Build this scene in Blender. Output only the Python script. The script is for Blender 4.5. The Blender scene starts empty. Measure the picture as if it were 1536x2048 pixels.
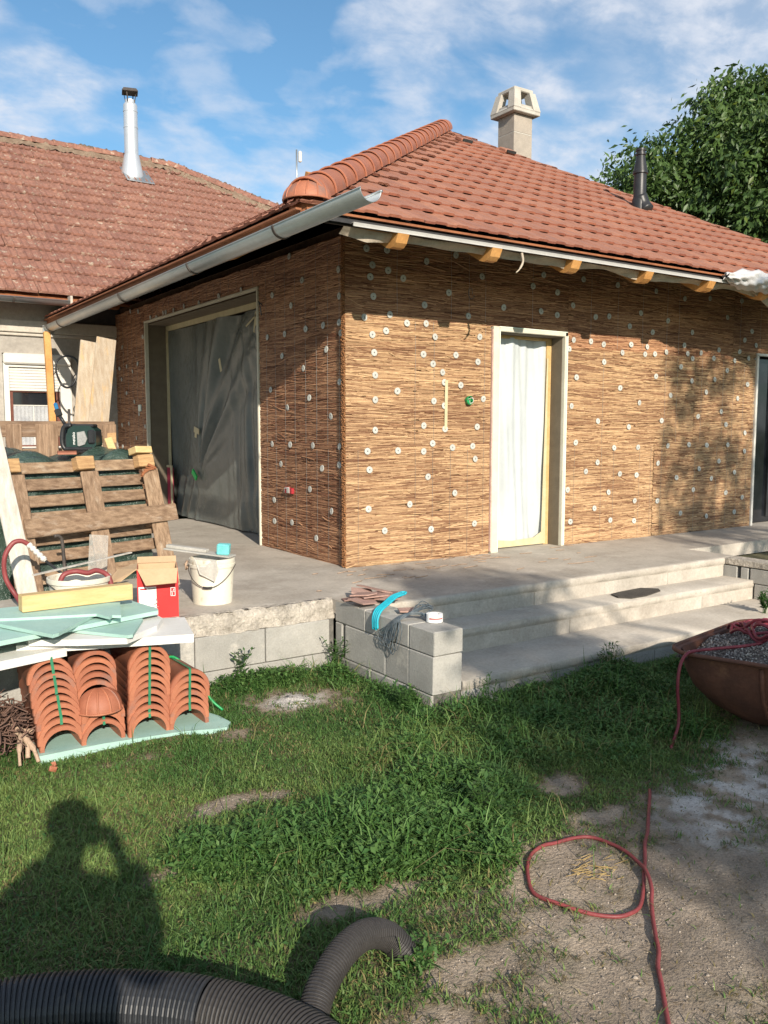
import bpy, bmesh, math, random
import numpy as np
from mathutils import Vector, Matrix

random.seed(7)
RNG = np.random.default_rng(11)
scene = bpy.context.scene
COL = scene.collection
R_ = math.radians

# ------------------------------------------------------------------ camera, sky, sun, exposure
cam_d = bpy.data.cameras.new('camera')
cam = bpy.data.objects.new('camera', cam_d)
COL.objects.link(cam)
cam_d.sensor_fit = 'VERTICAL'
cam_d.sensor_height = 24.0
cam_d.lens = 24.0 * 1716.0 / 2048.0
cam_d.clip_start = 0.02
cam_d.clip_end = 2000
cam.location = (-3.83, -6.235, 1.211)
cam.rotation_euler = (R_(90) - 0.0992, -0.001, -0.5912)
scene.camera = cam

SUN_DIR = Vector((0.2329, 0.886, -0.4009)).normalized()      # the way the light travels
SUN_EL = math.asin(-SUN_DIR.z)
SUN_AZ = math.atan2(-SUN_DIR.x, -SUN_DIR.y)                   # compass angle of the sun from +Y

world = bpy.data.worlds.new('World')
scene.world = world
world.use_nodes = True
wn = world.node_tree.nodes
wl = world.node_tree.links
wn.clear()
w_out = wn.new('ShaderNodeOutputWorld')
w_bg = wn.new('ShaderNodeBackground')
w_bg.inputs['Strength'].default_value = 0.088
sky = wn.new('ShaderNodeTexSky')
sky.sky_type = 'NISHITA'
sky.sun_disc = False
sky.sun_elevation = SUN_EL
sky.sun_rotation = SUN_AZ
sky.air_density = 1.0
sky.dust_density = 0.6
sky.ozone_density = 2.5
w_tc = wn.new('ShaderNodeTexCoord')
w_sep = wn.new('ShaderNodeSeparateXYZ')
wl.new(w_tc.outputs['Generated'], w_sep.inputs[0])


def wmath(op, a, b=None, clamp=False):
    n = wn.new('ShaderNodeMath')
    n.operation = op
    n.use_clamp = clamp
    for i, v in enumerate((a, b)):
        if v is None:
            continue
        if isinstance(v, (int, float)):
            n.inputs[i].default_value = v
        else:
            wl.new(v, n.inputs[i])
    return n.outputs[0]


# clouds live on a flat layer overhead: direction / height gives the layer position
wz = wmath('ADD', wmath('MAXIMUM', w_sep.outputs['Z'], 0.02), 0.28)
cx_ = wmath('DIVIDE', w_sep.outputs['X'], wz)
cy_ = wmath('DIVIDE', w_sep.outputs['Y'], wz)
w_cmb = wn.new('ShaderNodeCombineXYZ')
wl.new(cx_, w_cmb.inputs[0])
wl.new(cy_, w_cmb.inputs[1])
w_map = wn.new('ShaderNodeMapping')
w_map.inputs['Rotation'].default_value = (0, 0, R_(24))
w_map.inputs['Scale'].default_value = (1.7, 2.1, 1)
w_map.inputs['Location'].default_value = (3.1, 1.4, 0)
wl.new(w_cmb.outputs[0], w_map.inputs[0])


def wnoise(scale, detail, rough, dist=0.0):
    n = wn.new('ShaderNodeTexNoise')
    n.inputs['Scale'].default_value = scale
    n.inputs['Detail'].default_value = detail
    n.inputs['Roughness'].default_value = rough
    n.inputs['Distortion'].default_value = dist
    wl.new(w_map.outputs[0], n.inputs['Vector'])
    return n.outputs['Fac']


def wramp(fac, stops):
    n = wn.new('ShaderNodeValToRGB')
    wl.new(fac, n.inputs[0])
    cr = n.color_ramp
    cr.interpolation = 'EASE'
    while len(cr.elements) < len(stops):
        cr.elements.new(0.5)
    for e, (p, c) in zip(cr.elements, stops):
        e.position = p
        e.color = (c, c, c, 1) if isinstance(c, (int, float)) else (*c, 1)
    return n.outputs[0]


big = wramp(wnoise(0.85, 3, 0.5), [(0.33, 0.0), (0.56, 1.0)])
mid = wramp(wnoise(3.4, 8, 0.52, 0.25), [(0.36, 0.0), (0.62, 1.0)])
fine = wramp(wnoise(7.0, 6, 0.6, 0.2), [(0.3, 0.35), (0.7, 1.0)])
cl = wmath('ADD', wmath('MULTIPLY', big, 0.60), wmath('MULTIPLY', mid, 0.62))
cl = wmath('MULTIPLY', wmath('SUBTRACT', cl, 0.24), 1.12, True)
cl = wmath('MULTIPLY', cl, fine, True)
cl = wmath('MULTIPLY', cl, 0.92)
w_mix = wn.new('ShaderNodeMixRGB')
w_mix.inputs['Color2'].default_value = (6.6, 6.9, 7.6, 1)
wl.new(cl, w_mix.inputs['Fac'])
w_tint = wn.new('ShaderNodeMixRGB')
w_tint.blend_type = 'MULTIPLY'
w_tint.inputs['Fac'].default_value = 1.0
w_tint.inputs['Color2'].default_value = (0.96, 1.24, 1.27, 1)
wl.new(sky.outputs[0], w_tint.inputs['Color1'])
wl.new(w_tint.outputs[0], w_mix.inputs['Color1'])
wl.new(w_mix.outputs[0], w_bg.inputs['Color'])
wl.new(w_bg.outputs[0], w_out.inputs[0])

sun_d = bpy.data.lights.new('sun', 'SUN')
sun_d.energy = 4.9
sun_d.angle = R_(0.55)
sun_d.color = (1.0, 0.90, 0.76)
sun = bpy.data.objects.new('sun', sun_d)
sun.rotation_euler = SUN_DIR.to_track_quat('-Z', 'Y').to_euler()
sun.location = (-6, -12, 12)
COL.objects.link(sun)

scene.view_settings.view_transform = 'Standard'
scene.view_settings.look = 'None'
scene.view_settings.exposure = 0.48
scene.view_settings.gamma = 1.0
scene.view_settings.use_curve_mapping = False
scene.render.engine = 'CYCLES'
scene.cycles.max_bounces = 6
scene.cycles.transparent_max_bounces = 8
scene.cycles.use_denoising = True

# ------------------------------------------------------------------ materials
MATS = {}


def mat(name, c1, c2=None, scale=6.0, rough=0.8, bump=0.15, bscale=None, rand=0.0, metal=0.0, fine=0.25,
        fscale=None, stretch=(1, 1, 1), attr=None, alpha=1.0, spec=0.4, bdist=0.01, c3=None, c3at=0.62, c3w=0.06, c3scale=2.0,
        trans=0.0, thr=(0.35, 0.65), dirt=None, dscale=1.2, damt=0.5, dat=0.5):
    """Procedural surface: two-tone noise, fine grain, optional patches (c3), per-object variation, bump."""
    m = bpy.data.materials.new(name)
    m.use_nodes = True
    nt = m.node_tree
    N, L = nt.nodes, nt.links
    b = N['Principled BSDF']
    tc = N.new('ShaderNodeTexCoord')
    oi = N.new('ShaderNodeObjectInfo')
    off = N.new('ShaderNodeVectorMath')
    off.operation = 'MULTIPLY_ADD'
    cmb = N.new('ShaderNodeCombineXYZ')
    for i in range(3):
        L.new(oi.outputs['Random'], cmb.inputs[i])
    L.new(cmb.outputs[0], off.inputs[0])
    off.inputs[1].default_value = (37, 53, 71)
    L.new(tc.outputs['Object'], off.inputs[2])
    mp = N.new('ShaderNodeMapping')
    mp.inputs['Scale'].default_value = stretch
    L.new(off.outputs[0], mp.inputs[0])

    def noise(s, d=5, r=0.6):
        n = N.new('ShaderNodeTexNoise')
        n.inputs['Scale'].default_value = s
        n.inputs['Detail'].default_value = d
        n.inputs['Roughness'].default_value = r
        L.new(mp.outputs[0], n.inputs['Vector'])
        return n.outputs['Fac']

    def maprange(f, a, bb, lo=0.0, hi=1.0):
        n = N.new('ShaderNodeMapRange')
        L.new(f, n.inputs[0])
        for i, v in enumerate((a, bb, lo, hi)):
            n.inputs[i + 1].default_value = v
        return n.outputs[0]

    def mixc(f, a, bb, mode='MIX'):
        n = N.new('ShaderNodeMixRGB')
        n.blend_type = mode
        for k, v in (('Fac', f), ('Color1', a), ('Color2', bb)):
            if isinstance(v, (int, float)):
                n.inputs[k].default_value = v
            elif isinstance(v, tuple):
                n.inputs[k].default_value = (*v, 1)
            else:
                L.new(v, n.inputs[k])
        return n.outputs[0]

    c2 = c2 or tuple(x * 0.7 for x in c1)
    if attr:
        at = N.new('ShaderNodeAttribute')
        at.attribute_name = attr
        col = at.outputs['Color']
        col = mixc(maprange(noise(scale), thr[0], thr[1], 0, 0.35), col, mixc(1.0, col, c2, 'MULTIPLY'))
    else:
        col = mixc(maprange(noise(scale), thr[0], thr[1]), c1, c2)
    if c3:
        col = mixc(maprange(noise(c3scale, 7, 0.65), c3at, c3at + c3w), col, c3)
    fs = fscale or scale * 9
    if dirt:
        col = mixc(maprange(noise(dscale, 9, 0.72), dat, dat + 0.16, 0, damt), col, dirt)
    if fine:
        g = maprange(noise(fs, 4, 0.7), 0.25, 0.75, 1 - fine, 1 + fine)
        gm = N.new('ShaderNodeVectorMath')
        gm.operation = 'SCALE'
        L.new(col, gm.inputs[0])
        L.new(g, gm.inputs['Scale'])
        col = gm.outputs[0]
    if rand:
        hs = N.new('ShaderNodeHueSaturation')
        L.new(maprange(oi.outputs['Random'], 0, 1, 1 - rand, 1 + rand), hs.inputs['Value'])
        L.new(maprange(oi.outputs['Random'], 0, 1, 0.5 - rand * 0.02, 0.5 + rand * 0.02), hs.inputs['Hue'])
        L.new(col, hs.inputs['Color'])
        col = hs.outputs[0]
    L.new(col, b.inputs['Base Color'])
    b.inputs['Roughness'].default_value = rough
    b.inputs['Metallic'].default_value = metal
    b.inputs['Specular IOR Level'].default_value = spec
    b.inputs['Alpha'].default_value = alpha
    if trans:
        tr = N.new('ShaderNodeBsdfTranslucent')
        L.new(col, tr.inputs['Color'])
        mx = N.new('ShaderNodeMixShader')
        mx.inputs[0].default_value = trans
        L.new(b.outputs[0], mx.inputs[1])
        L.new(tr.outputs[0], mx.inputs[2])
        L.new(mx.outputs[0], N['Material Output'].inputs['Surface'])
    if bump:
        bp = N.new('ShaderNodeBump')
        bp.inputs['Strength'].default_value = bump
        bp.inputs['Distance'].default_value = bdist
        L.new(noise(bscale or fs, 5, 0.65), bp.inputs['Height'])
        L.new(bp.outputs[0], b.inputs['Normal'])
    MATS[name] = m
    return m


mat('tile_edge_shade', (0.30, 0.105, 0.062), (0.22, 0.075, 0.045), 30, 0.8, 0.3, rand=0.15, fine=0.3)  # darker front edges: the shade of their grooves put into the colour
mat('tile_new', (0.325, 0.145, 0.092), (0.26, 0.118, 0.078), 9, 0.75, 0.15, rand=0.10, fine=0.12, c3=(0.25, 0.13, 0.10), c3at=0.58, c3w=0.12, c3scale=5)
mat('tile_ridge', (0.385, 0.142, 0.078), (0.32, 0.115, 0.064), 8, 0.6, 0.06, rand=0.08, fine=0.08, c3=(0.22, 0.125, 0.10), c3at=0.56, c3w=0.12, c3scale=3.2)
mat('tile_old', (0.31, 0.15, 0.107), (0.195, 0.095, 0.07), 16, 0.9, 0.5, rand=0.13, fine=0.35, c3=(0.40, 0.32, 0.245), c3at=0.57, c3w=0.10, c3scale=9)
mat('mortar', (0.30, 0.22, 0.155), (0.19, 0.13, 0.09), 12, 0.95, 0.8, fine=0.4, bdist=0.03)
mat('reed', (1, 1, 1), (0.62, 0.5, 0.42), 30, 0.6, 0.0, fine=0.12, attr='col', spec=0.35)
mat('reed_backing', (0.10, 0.055, 0.03), (0.05, 0.028, 0.016), 20, 0.95, 0.3)
mat('concrete', (0.47, 0.425, 0.365), (0.37, 0.33, 0.28), 2.2, 0.92, 0.35, bscale=60, fine=0.16, fscale=45, c3=(0.53, 0.485, 0.42), c3at=0.56, c3w=0.15, c3scale=3, dirt=(0.25, 0.215, 0.175), dscale=1.7, damt=0.50, dat=0.50)
mat('concrete_rough', (0.48, 0.43, 0.365), (0.33, 0.295, 0.25), 9, 0.95, 1.0, bscale=24, fine=0.35, fscale=50, bdist=0.03)
mat('block', (0.37, 0.355, 0.325), (0.30, 0.29, 0.265), 5, 0.92, 0.45, bscale=90, fine=0.16, fscale=80, rand=0.08, c3=(0.47, 0.44, 0.39), c3at=0.58, c3w=0.10, c3scale=4, dirt=(0.22, 0.20, 0.17), dscale=3.0, damt=0.40, dat=0.54)
mat('mortar_joint', (0.20, 0.185, 0.165), (0.10, 0.095, 0.085), 14, 0.95, 0.6, fine=0.3)
mat('chimney_block', (0.36, 0.315, 0.265), (0.30, 0.265, 0.225), 7, 0.92, 0.4, bscale=80, fine=0.15)
mat('cast_stone', (0.46, 0.435, 0.385), (0.38, 0.355, 0.31), 6, 0.85, 0.2, fine=0.12)
mat('zinc', (0.44, 0.46, 0.46), (0.34, 0.37, 0.38), 3, 0.40, 0.05, metal=0.8, fine=0.08, stretch=(1, 0.4, 1))
mat('bright_steel', (0.66, 0.68, 0.70), (0.60, 0.62, 0.64), 3, 0.42, 0.02, metal=0.6, fine=0.05)
mat('dark_metal', (0.10, 0.085, 0.075), (0.06, 0.05, 0.045), 10, 0.55, 0.1, metal=0.3)
mat('black_plastic', (0.018, 0.019, 0.021), (0.028, 0.028, 0.03), 10, 0.4, 0.08, fine=0.2)
mat('wood_new', (0.58, 0.30, 0.10), (0.45, 0.21, 0.06), 5, 0.7, 0.12, stretch=(1, 1, 1), fine=0.18)
mat('wood_stain', (0.30, 0.115, 0.05), (0.22, 0.08, 0.035), 8, 0.75, 0.15, fine=0.2)
mat('wood_yellow', (0.60, 0.45, 0.22), (0.52, 0.36, 0.16), 4, 0.7, 0.1, stretch=(1, 9, 9), fine=0.12, c3=(0.45, 0.25, 0.09), c3at=0.68, c3w=0.04, c3scale=3)
mat('wood_pallet', (0.31, 0.21, 0.135), (0.155, 0.095, 0.058), 3, 0.85, 0.35, stretch=(1.2, 14, 14), fine=0.3, rand=0.16, c3=(0.36, 0.28, 0.21), c3at=0.56, c3w=0.16, c3scale=1.6)
mat('wood_pallet_up', (0.32, 0.215, 0.14), (0.155, 0.095, 0.058), 3, 0.85, 0.35, stretch=(14, 14, 1.2), fine=0.3, rand=0.16, c3=(0.38, 0.29, 0.21), c3at=0.58, c3w=0.16, c3scale=1.6)
mat('wood_weathered', (0.42, 0.35, 0.27), (0.33, 0.255, 0.18), 3, 0.88, 0.3, stretch=(12, 12, 1), fine=0.25, rand=0.1, c3=(0.46, 0.31, 0.16), c3at=0.55, c3w=0.12, c3scale=1.3)
mat('wood_end', (0.52, 0.33, 0.16), (0.33, 0.19, 0.09), 8, 0.85, 0.4, stretch=(1, 1, 8), fine=0.25)
mat('plank_white', (0.56, 0.53, 0.48), (0.40, 0.36, 0.31), 5, 0.85, 0.2, stretch=(6, 6, 1), fine=0.15)
mat('plaster_grey', (0.37, 0.34, 0.30), (0.29, 0.265, 0.235), 2.4, 0.95, 0.4, bscale=40, fine=0.16, c3=(0.44, 0.41, 0.365), c3at=0.55, c3w=0.15, c3scale=1.6)
mat('plaster_pale', (0.47, 0.43, 0.37), (0.38, 0.34, 0.29), 3, 0.95, 0.4, bscale=40, fine=0.14)
mat('brick_red', (0.40, 0.19, 0.12), (0.30, 0.14, 0.09), 12, 0.9, 0.4)
mat('white_pvc', (0.62, 0.60, 0.56), (0.57, 0.555, 0.51), 4, 0.4, 0.0, fine=0.04)
mat('cream_trim', (0.60, 0.57, 0.47), (0.52, 0.49, 0.39), 6, 0.6, 0.05, fine=0.08)
mat('mint_trim', (0.62, 0.74, 0.64), (0.72, 0.76, 0.68), 10, 0.6, 0.05, fine=0.08)
mat('reveal_board', (0.17, 0.14, 0.10), (0.14, 0.115, 0.083), 8, 0.85, 0.35, bscale=160, fine=0.1, fscale=160)
mat('foam_yellow', (0.55, 0.38, 0.18), (0.46, 0.30, 0.12), 8, 0.8, 0.3, fine=0.15)
mat('tape_cream', (0.55, 0.48, 0.31), (0.48, 0.41, 0.25), 10, 0.6, 0.1, fine=0.1)
mat('film_white', (0.49, 0.525, 0.535), (0.44, 0.47, 0.48), 3, 0.35, 0.12, bscale=14, fine=0.03, spec=0.5, bdist=0.03)
mat('film_grey', (0.175, 0.185, 0.17), (0.12, 0.135, 0.13), 1.6, 0.24, 0.55, bscale=7, fine=0.08, spec=0.5, alpha=0.86, bdist=0.03)
mat('film_clear', (0.55, 0.52, 0.46), (0.45, 0.42, 0.38), 5, 0.12, 0.1, alpha=0.35, spec=0.6)
mat('trim_grey', (0.46, 0.45, 0.43), (0.40, 0.39, 0.37), 6, 0.5, 0.05, fine=0.06)
mat('membrane', (0.46, 0.40, 0.32), (0.36, 0.30, 0.235), 7, 0.8, 0.4, bscale=20, fine=0.1, bdist=0.02)
mat('membrane_dark', (0.03, 0.03, 0.032), (0.05, 0.045, 0.045), 5, 0.8, 0.3)
mat('sheet_white', (0.55, 0.54, 0.54), (0.48, 0.47, 0.48), 6, 0.4, 0.5, bscale=12, fine=0.05, bdist=0.03)
mat('magenta', (0.36, 0.03, 0.07), (0.28, 0.02, 0.05), 8, 0.6, 0.1)
mat('green_tape', (0.01, 0.50, 0.10), (0.01, 0.42, 0.08), 8, 0.5, 0.1)
mat('green_plastic', (0.02, 0.32, 0.10), (0.015, 0.24, 0.075), 10, 0.4, 0.1)
mat('green_strap', (0.03, 0.20, 0.10), (0.02, 0.15, 0.075), 20, 0.45, 0.1)
mat('washer', (0.48, 0.48, 0.44), (0.41, 0.41, 0.38), 20, 0.6, 0.05, fine=0.06, rand=0.06)
mat('washer_hub', (0.17, 0.19, 0.19), (0.12, 0.135, 0.135), 8, 0.6, 0.0)
mat('hole_dark', (0.03, 0.035, 0.035), (0.02, 0.02, 0.02), 8, 0.8, 0.0)
mat('glass_dark', (0.012, 0.014, 0.018), (0.02, 0.022, 0.026), 2, 0.06, 0.0, fine=0.0, spec=0.6)
mat('curtain_lace', (0.40, 0.41, 0.42), (0.30, 0.31, 0.33), 8, 0.8, 0.2)
mat('xps', (0.32, 0.50, 0.44), (0.38, 0.55, 0.485), 3, 0.75, 0.15, bscale=120, fine=0.06, rand=0.06, c3=(0.42, 0.44, 0.37), c3at=0.63, c3w=0.12, c3scale=3.2)
mat('eps', (0.70, 0.68, 0.65), (0.62, 0.60, 0.56), 4, 0.8, 0.25, bscale=150, fine=0.04)
mat('tarp', (0.026, 0.050, 0.036), (0.06, 0.092, 0.075), 6, 0.26, 0.9, bscale=16, fine=0.15, spec=0.6, bdist=0.03)
mat('tool_green', (0.008, 0.028, 0.024), (0.012, 0.036, 0.03), 8, 0.45, 0.05)
mat('tool_grey', (0.30, 0.30, 0.29), (0.26, 0.26, 0.25), 8, 0.5, 0.05)
mat('tool_blue', (0.02, 0.16, 0.34), (0.02, 0.12, 0.26), 8, 0.45, 0.05)
mat('print_white', (0.80, 0.80, 0.78), (0.78, 0.78, 0.76), 8, 0.6, 0.0, fine=0.0)
mat('print_grey', (0.25, 0.25, 0.25), (0.2, 0.2, 0.2), 8, 0.6, 0.0, fine=0.0)
mat('card_red', (0.62, 0.028, 0.028), (0.55, 0.022, 0.022), 6, 0.55, 0.05, fine=0.05)
mat('cardboard', (0.52, 0.36, 0.215), (0.47, 0.32, 0.185), 6, 0.85, 0.1, fine=0.08)
mat('bucket_white', (0.70, 0.66, 0.56), (0.64, 0.59, 0.48), 5, 0.55, 0.1, fine=0.06, c3=(0.38, 0.31, 0.22), c3at=0.58, c3w=0.12, c3scale=7)
mat('lid_grey', (0.44, 0.42, 0.38), (0.36, 0.34, 0.30), 7, 0.7, 0.2, fine=0.15)
mat('sponge', (0.22, 0.66, 0.66), (0.15, 0.55, 0.56), 40, 0.9, 0.8, fine=0.2)
mat('hose_red', (0.24, 0.05, 0.05), (0.18, 0.036, 0.038), 12, 0.5, 0.1, fine=0.12, c3=(0.34, 0.17, 0.13), c3at=0.62, c3w=0.10, c3scale=9)
mat('hose_coil', (0.22, 0.032, 0.045), (0.16, 0.022, 0.032), 12, 0.5, 0.1, fine=0.12)
mat('rust', (0.155, 0.062, 0.036), (0.085, 0.036, 0.024), 5, 0.7, 0.35, fine=0.3, fscale=40, c3=(0.27, 0.125, 0.065), c3at=0.60, c3w=0.12, c3scale=3)
mat('gravel', (0.33, 0.28, 0.25), (0.22, 0.19, 0.17), 14, 0.95, 0.6, fine=0.3, attr='col')
mat('pipe_black', (0.022, 0.024, 0.028), (0.035, 0.036, 0.04), 7, 0.42, 0.06, fine=0.2, c3=(0.10, 0.085, 0.07), c3at=0.66, c3w=0.12, c3scale=5)
mat('pipe_grey', (0.048, 0.044, 0.042), (0.036, 0.033, 0.032), 7, 0.5, 0.1, fine=0.25, c3=(0.11, 0.09, 0.075), c3at=0.62, c3w=0.14, c3scale=6)
mat('root_bark', (0.20, 0.115, 0.085), (0.12, 0.07, 0.055), 14, 0.95, 0.6, fine=0.35)
mat('twig_pale', (0.46, 0.33, 0.235), (0.36, 0.25, 0.175), 14, 0.9, 0.4, fine=0.25)
mat('slate', (0.36, 0.225, 0.185), (0.27, 0.17, 0.145), 9, 0.8, 0.3, rand=0.25, fine=0.2)
mat('turquoise', (0.02, 0.42, 0.52), (0.015, 0.34, 0.44), 12, 0.55, 0.1)
mat('wire_blue', (0.05, 0.075, 0.10), (0.14, 0.16, 0.17), 30, 0.5, 0.0)
mat('grate', (0.075, 0.065, 0.055), (0.05, 0.044, 0.038), 20, 0.85, 0.6, fine=0.3)
mat('lime', (0.60, 0.56, 0.51), (0.50, 0.46, 0.42), 14, 0.95, 0.7, fine=0.25, bdist=0.02)
mat('ground', (1, 1, 1), (0.55, 0.5, 0.45), 9, 0.97, 0.9, bscale=70, fine=0.35, fscale=110, attr='col', bdist=0.02)
mat('grass', (1, 1, 1), (0.6, 0.65, 0.6), 14, 0.55, 0.0, fine=0.1, attr='col', trans=0.22, spec=0.3)
mat('leaf', (1, 1, 1), (0.62, 0.7, 0.6), 0.8, 0.45, 0.0, fine=0.2, fscale=3, attr='col', trans=0.25, spec=0.4)
mat('bark', (0.11, 0.085, 0.065), (0.06, 0.05, 0.04), 6, 0.95, 0.8, bscale=14, stretch=(3, 3, 0.8), bdist=0.04)
mat('skin', (0.55, 0.33, 0.24), (0.48, 0.28, 0.20), 8, 0.6, 0.05, fine=0.05)
mat('hair', (0.05, 0.032, 0.02), (0.03, 0.02, 0.013), 30, 0.6, 0.3)
mat('shirt', (0.07, 0.09, 0.13), (0.055, 0.07, 0.105), 12, 0.9, 0.2)
mat('trousers', (0.09, 0.085, 0.075), (0.07, 0.066, 0.06), 12, 0.9, 0.2)
M = MATS

# ------------------------------------------------------------------ scene helpers
ORG = {}


def tag(o, label=None, cat=None, group=None, kind=None):
    if label:
        o['label'] = label
    if cat:
        o['category'] = cat
    if group:
        o['group'] = group
    if kind:
        o['kind'] = kind
    return o


def thing(name, label, cat, loc=(0, 0, 0), group=None, rotz=0.0):
    o = bpy.data.objects.new(name, None)
    o.empty_display_size = 0.1
    COL.objects.link(o)
    o.location = loc
    o.rotation_euler = (0, 0, rotz)
    ORG[o.name] = Vector(loc)
    return tag(o, label, cat, group)


def link_mesh(name, me, parent=None):
    o = bpy.data.objects.new(name, me)
    COL.objects.link(o)
    if parent:
        o.parent = parent
    return o


def copy_tree(o, parent=None):
    c = o.copy()
    COL.objects.link(c)
    if parent:
        c.parent = parent
    for ch in list(o.children):
        copy_tree(ch, c)
    return c


def rotm(rx=0, ry=0, rz=0):
    return (Matrix.Rotation(rz, 3, 'Z') @ Matrix.Rotation(ry, 3, 'Y') @ Matrix.Rotation(rx, 3, 'X'))


def frame(direction, up=(0, 0, 1)):
    """3x3 with columns x=direction, y, z close to up."""
    x = Vector(direction).normalized()
    z = Vector(up)
    y = z.cross(x)
    if y.length < 1e-6:
        y = Vector((0, 1, 0)).cross(x)
    y.normalize()
    z = x.cross(y)
    return Matrix((x, y, z)).transposed()


class MB:
    def __init__(s):
        s.V, s.F, s.MI, s.S = [], [], [], []

    def add(s, verts, faces, mi=0, smooth=False):
        n = len(s.V)
        s.V += [tuple(v) for v in verts]
        for f in faces:
            s.F.append(tuple(i + n for i in f))
            s.MI.append(mi)
            s.S.append(smooth)
        return s

    def box(s, c, size, rot=None, bev=0.0, mi=0, jit=0.0):
        hx, hy, hz = (max(v, 1e-4) / 2 for v in size)
        c = Vector(c)
        rot = rot or Matrix.Identity(3)
        if bev <= 0:
            vs = [Vector((x, y, z)) for x in (-hx, hx) for y in (-hy, hy) for z in (-hz, hz)]
            fs = [(0, 1, 3, 2), (4, 6, 7, 5), (0, 4, 5, 1), (2, 3, 7, 6), (0, 2, 6, 4), (1, 5, 7, 3)]
        else:
            b = min(bev, hx * 0.8, hy * 0.8, hz * 0.8)
            vs, idx = [], {}
            for sx in (-1, 1):
                for sy in (-1, 1):
                    for sz in (-1, 1):
                        for ax in range(3):
                            p = [sx * (hx - b), sy * (hy - b), sz * (hz - b)]
                            p[ax] = (sx * hx, sy * hy, sz * hz)[ax]
                            idx[sx, sy, sz, ax] = len(vs)
                            vs.append(Vector(p))
            fs = []
            for ax in range(3):
                for sg in (-1, 1):
                    o1, o2 = [a for a in range(3) if a != ax]
                    q = []
                    for a, bb in ((-1, -1), (1, -1), (1, 1), (-1, 1)):
                        k = [0, 0, 0]
                        k[ax], k[o1], k[o2] = sg, a, bb
                        q.append(idx[k[0], k[1], k[2], ax])
                    fs.append(tuple(q))
            for ax in range(3):
                o1, o2 = [a for a in range(3) if a != ax]
                for a in (-1, 1):
                    for bb in (-1, 1):
                        k0, k1 = [0, 0, 0], [0, 0, 0]
                        k0[ax], k1[ax] = -1, 1
                        k0[o1] = k1[o1] = a
                        k0[o2] = k1[o2] = bb
                        fs.append((idx[(*k0, o1)], idx[(*k1, o1)], idx[(*k1, o2)], idx[(*k0, o2)]))
            for sx in (-1, 1):
                for sy in (-1, 1):
                    for sz in (-1, 1):
                        fs.append(tuple(idx[sx, sy, sz, a] for a in range(3)))
        if jit:
            vs = [v + Vector((random.uniform(-jit, jit), random.uniform(-jit, jit), random.uniform(-jit, jit))) for v in vs]
        return s.add([rot @ v + c for v in vs], fs, mi)

    def bar(s, p0, p1, w, h, up=(0, 0, 1), bev=0.0, mi=0, jit=0.0):
        """box from p0 to p1; w across, h along up."""
        p0, p1 = Vector(p0), Vector(p1)
        return s.box((p0 + p1) / 2, ((p1 - p0).length, w, h), frame(p1 - p0, up), bev, mi, jit)

    def tube(s, path, r, n=8, cap=True, mi=0, smooth=True, closed=False):
        P = [Vector(p) for p in path]
        rs = r if isinstance(r, (list, tuple)) else [r] * len(P)
        vs, fs = [], []
        prev = None
        m = len(P)
        for i, p in enumerate(P):
            t = (P[(i + 1) % m] - P[i - 1]) if closed else (P[min(i + 1, m - 1)] - P[max(i - 1, 0)])
            t.normalize()
            if prev is None:
                a = Vector((0, 0, 1)) if abs(t.z) < 0.9 else Vector((1, 0, 0))
                prev = (a - t * a.dot(t)).normalized()
            else:
                prev = (prev - t * prev.dot(t)).normalized()
            q = t.cross(prev)
            for k in range(n):
                an = 2 * math.pi * k / n
                vs.append(p + (prev * math.cos(an) + q * math.sin(an)) * rs[i])
        for i in range(m if closed else m - 1):
            j = (i + 1) % m
            for k in range(n):
                kk = (k + 1) % n
                fs.append((i * n + k, i * n + kk, j * n + kk, j * n + k))
        if cap and not closed:
            fs.append(tuple(range(n))[::-1])
            fs.append(tuple((m - 1) * n + k for k in range(n)))
        return s.add(vs, fs, mi, smooth)

    def lathe(s, prof, c=(0, 0, 0), n=24, rot=None, mi=0, smooth=True, a0=0.0, a1=2 * math.pi, sx=1.0, sy=1.0):
        """profile of (radius, z)."""
        full = abs(a1 - a0 - 2 * math.pi) < 1e-6
        k = n if full else n + 1
        rot = rot or Matrix.Identity(3)
        c = Vector(c)
        vs, fs = [], []
        for (r, z) in prof:
            for i in range(k):
                a = a0 + (a1 - a0) * i / n
                vs.append(rot @ Vector((r * math.cos(a) * sx, r * math.sin(a) * sy, z)) + c)
        for j in range(len(prof) - 1):
            for i in range(n):
                ii = (i + 1) % k
                fs.append((j * k + i, j * k + ii, (j + 1) * k + ii, (j + 1) * k + i))
        # hard edges where the profile turns sharply: split the rings there
        cuts = [0]
        for j in range(1, len(prof) - 1):
            a = Vector((prof[j][0] - prof[j - 1][0], prof[j][1] - prof[j - 1][1]))
            b = Vector((prof[j + 1][0] - prof[j][0], prof[j + 1][1] - prof[j][1]))
            if a.length > 1e-6 and b.length > 1e-6 and a.angle(b) > 0.6:
                cuts.append(j)
        cuts.append(len(prof) - 1)
        if not smooth or len(cuts) == 2:
            return s.add(vs, fs, mi, smooth)
        for a, b in zip(cuts[:-1], cuts[1:]):
            sub = vs[a * k:(b + 1) * k]
            s.add(sub, [tuple(q - a * k for q in f) for f in fs[a * n:b * n]], mi, True)
        return s

    def prism(s, pts, d, mi=0):
        """polygon (3D points) swept along vector d."""
        n = len(pts)
        d = Vector(d)
        vs = [Vector(p) for p in pts] + [Vector(p) + d for p in pts]
        fs = [tuple(range(n)), tuple(range(n, 2 * n))[::-1]] + [(i, i + n, (i + 1) % n + n, (i + 1) % n) for i in range(n)]
        return s.add(vs, fs, mi)

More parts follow.
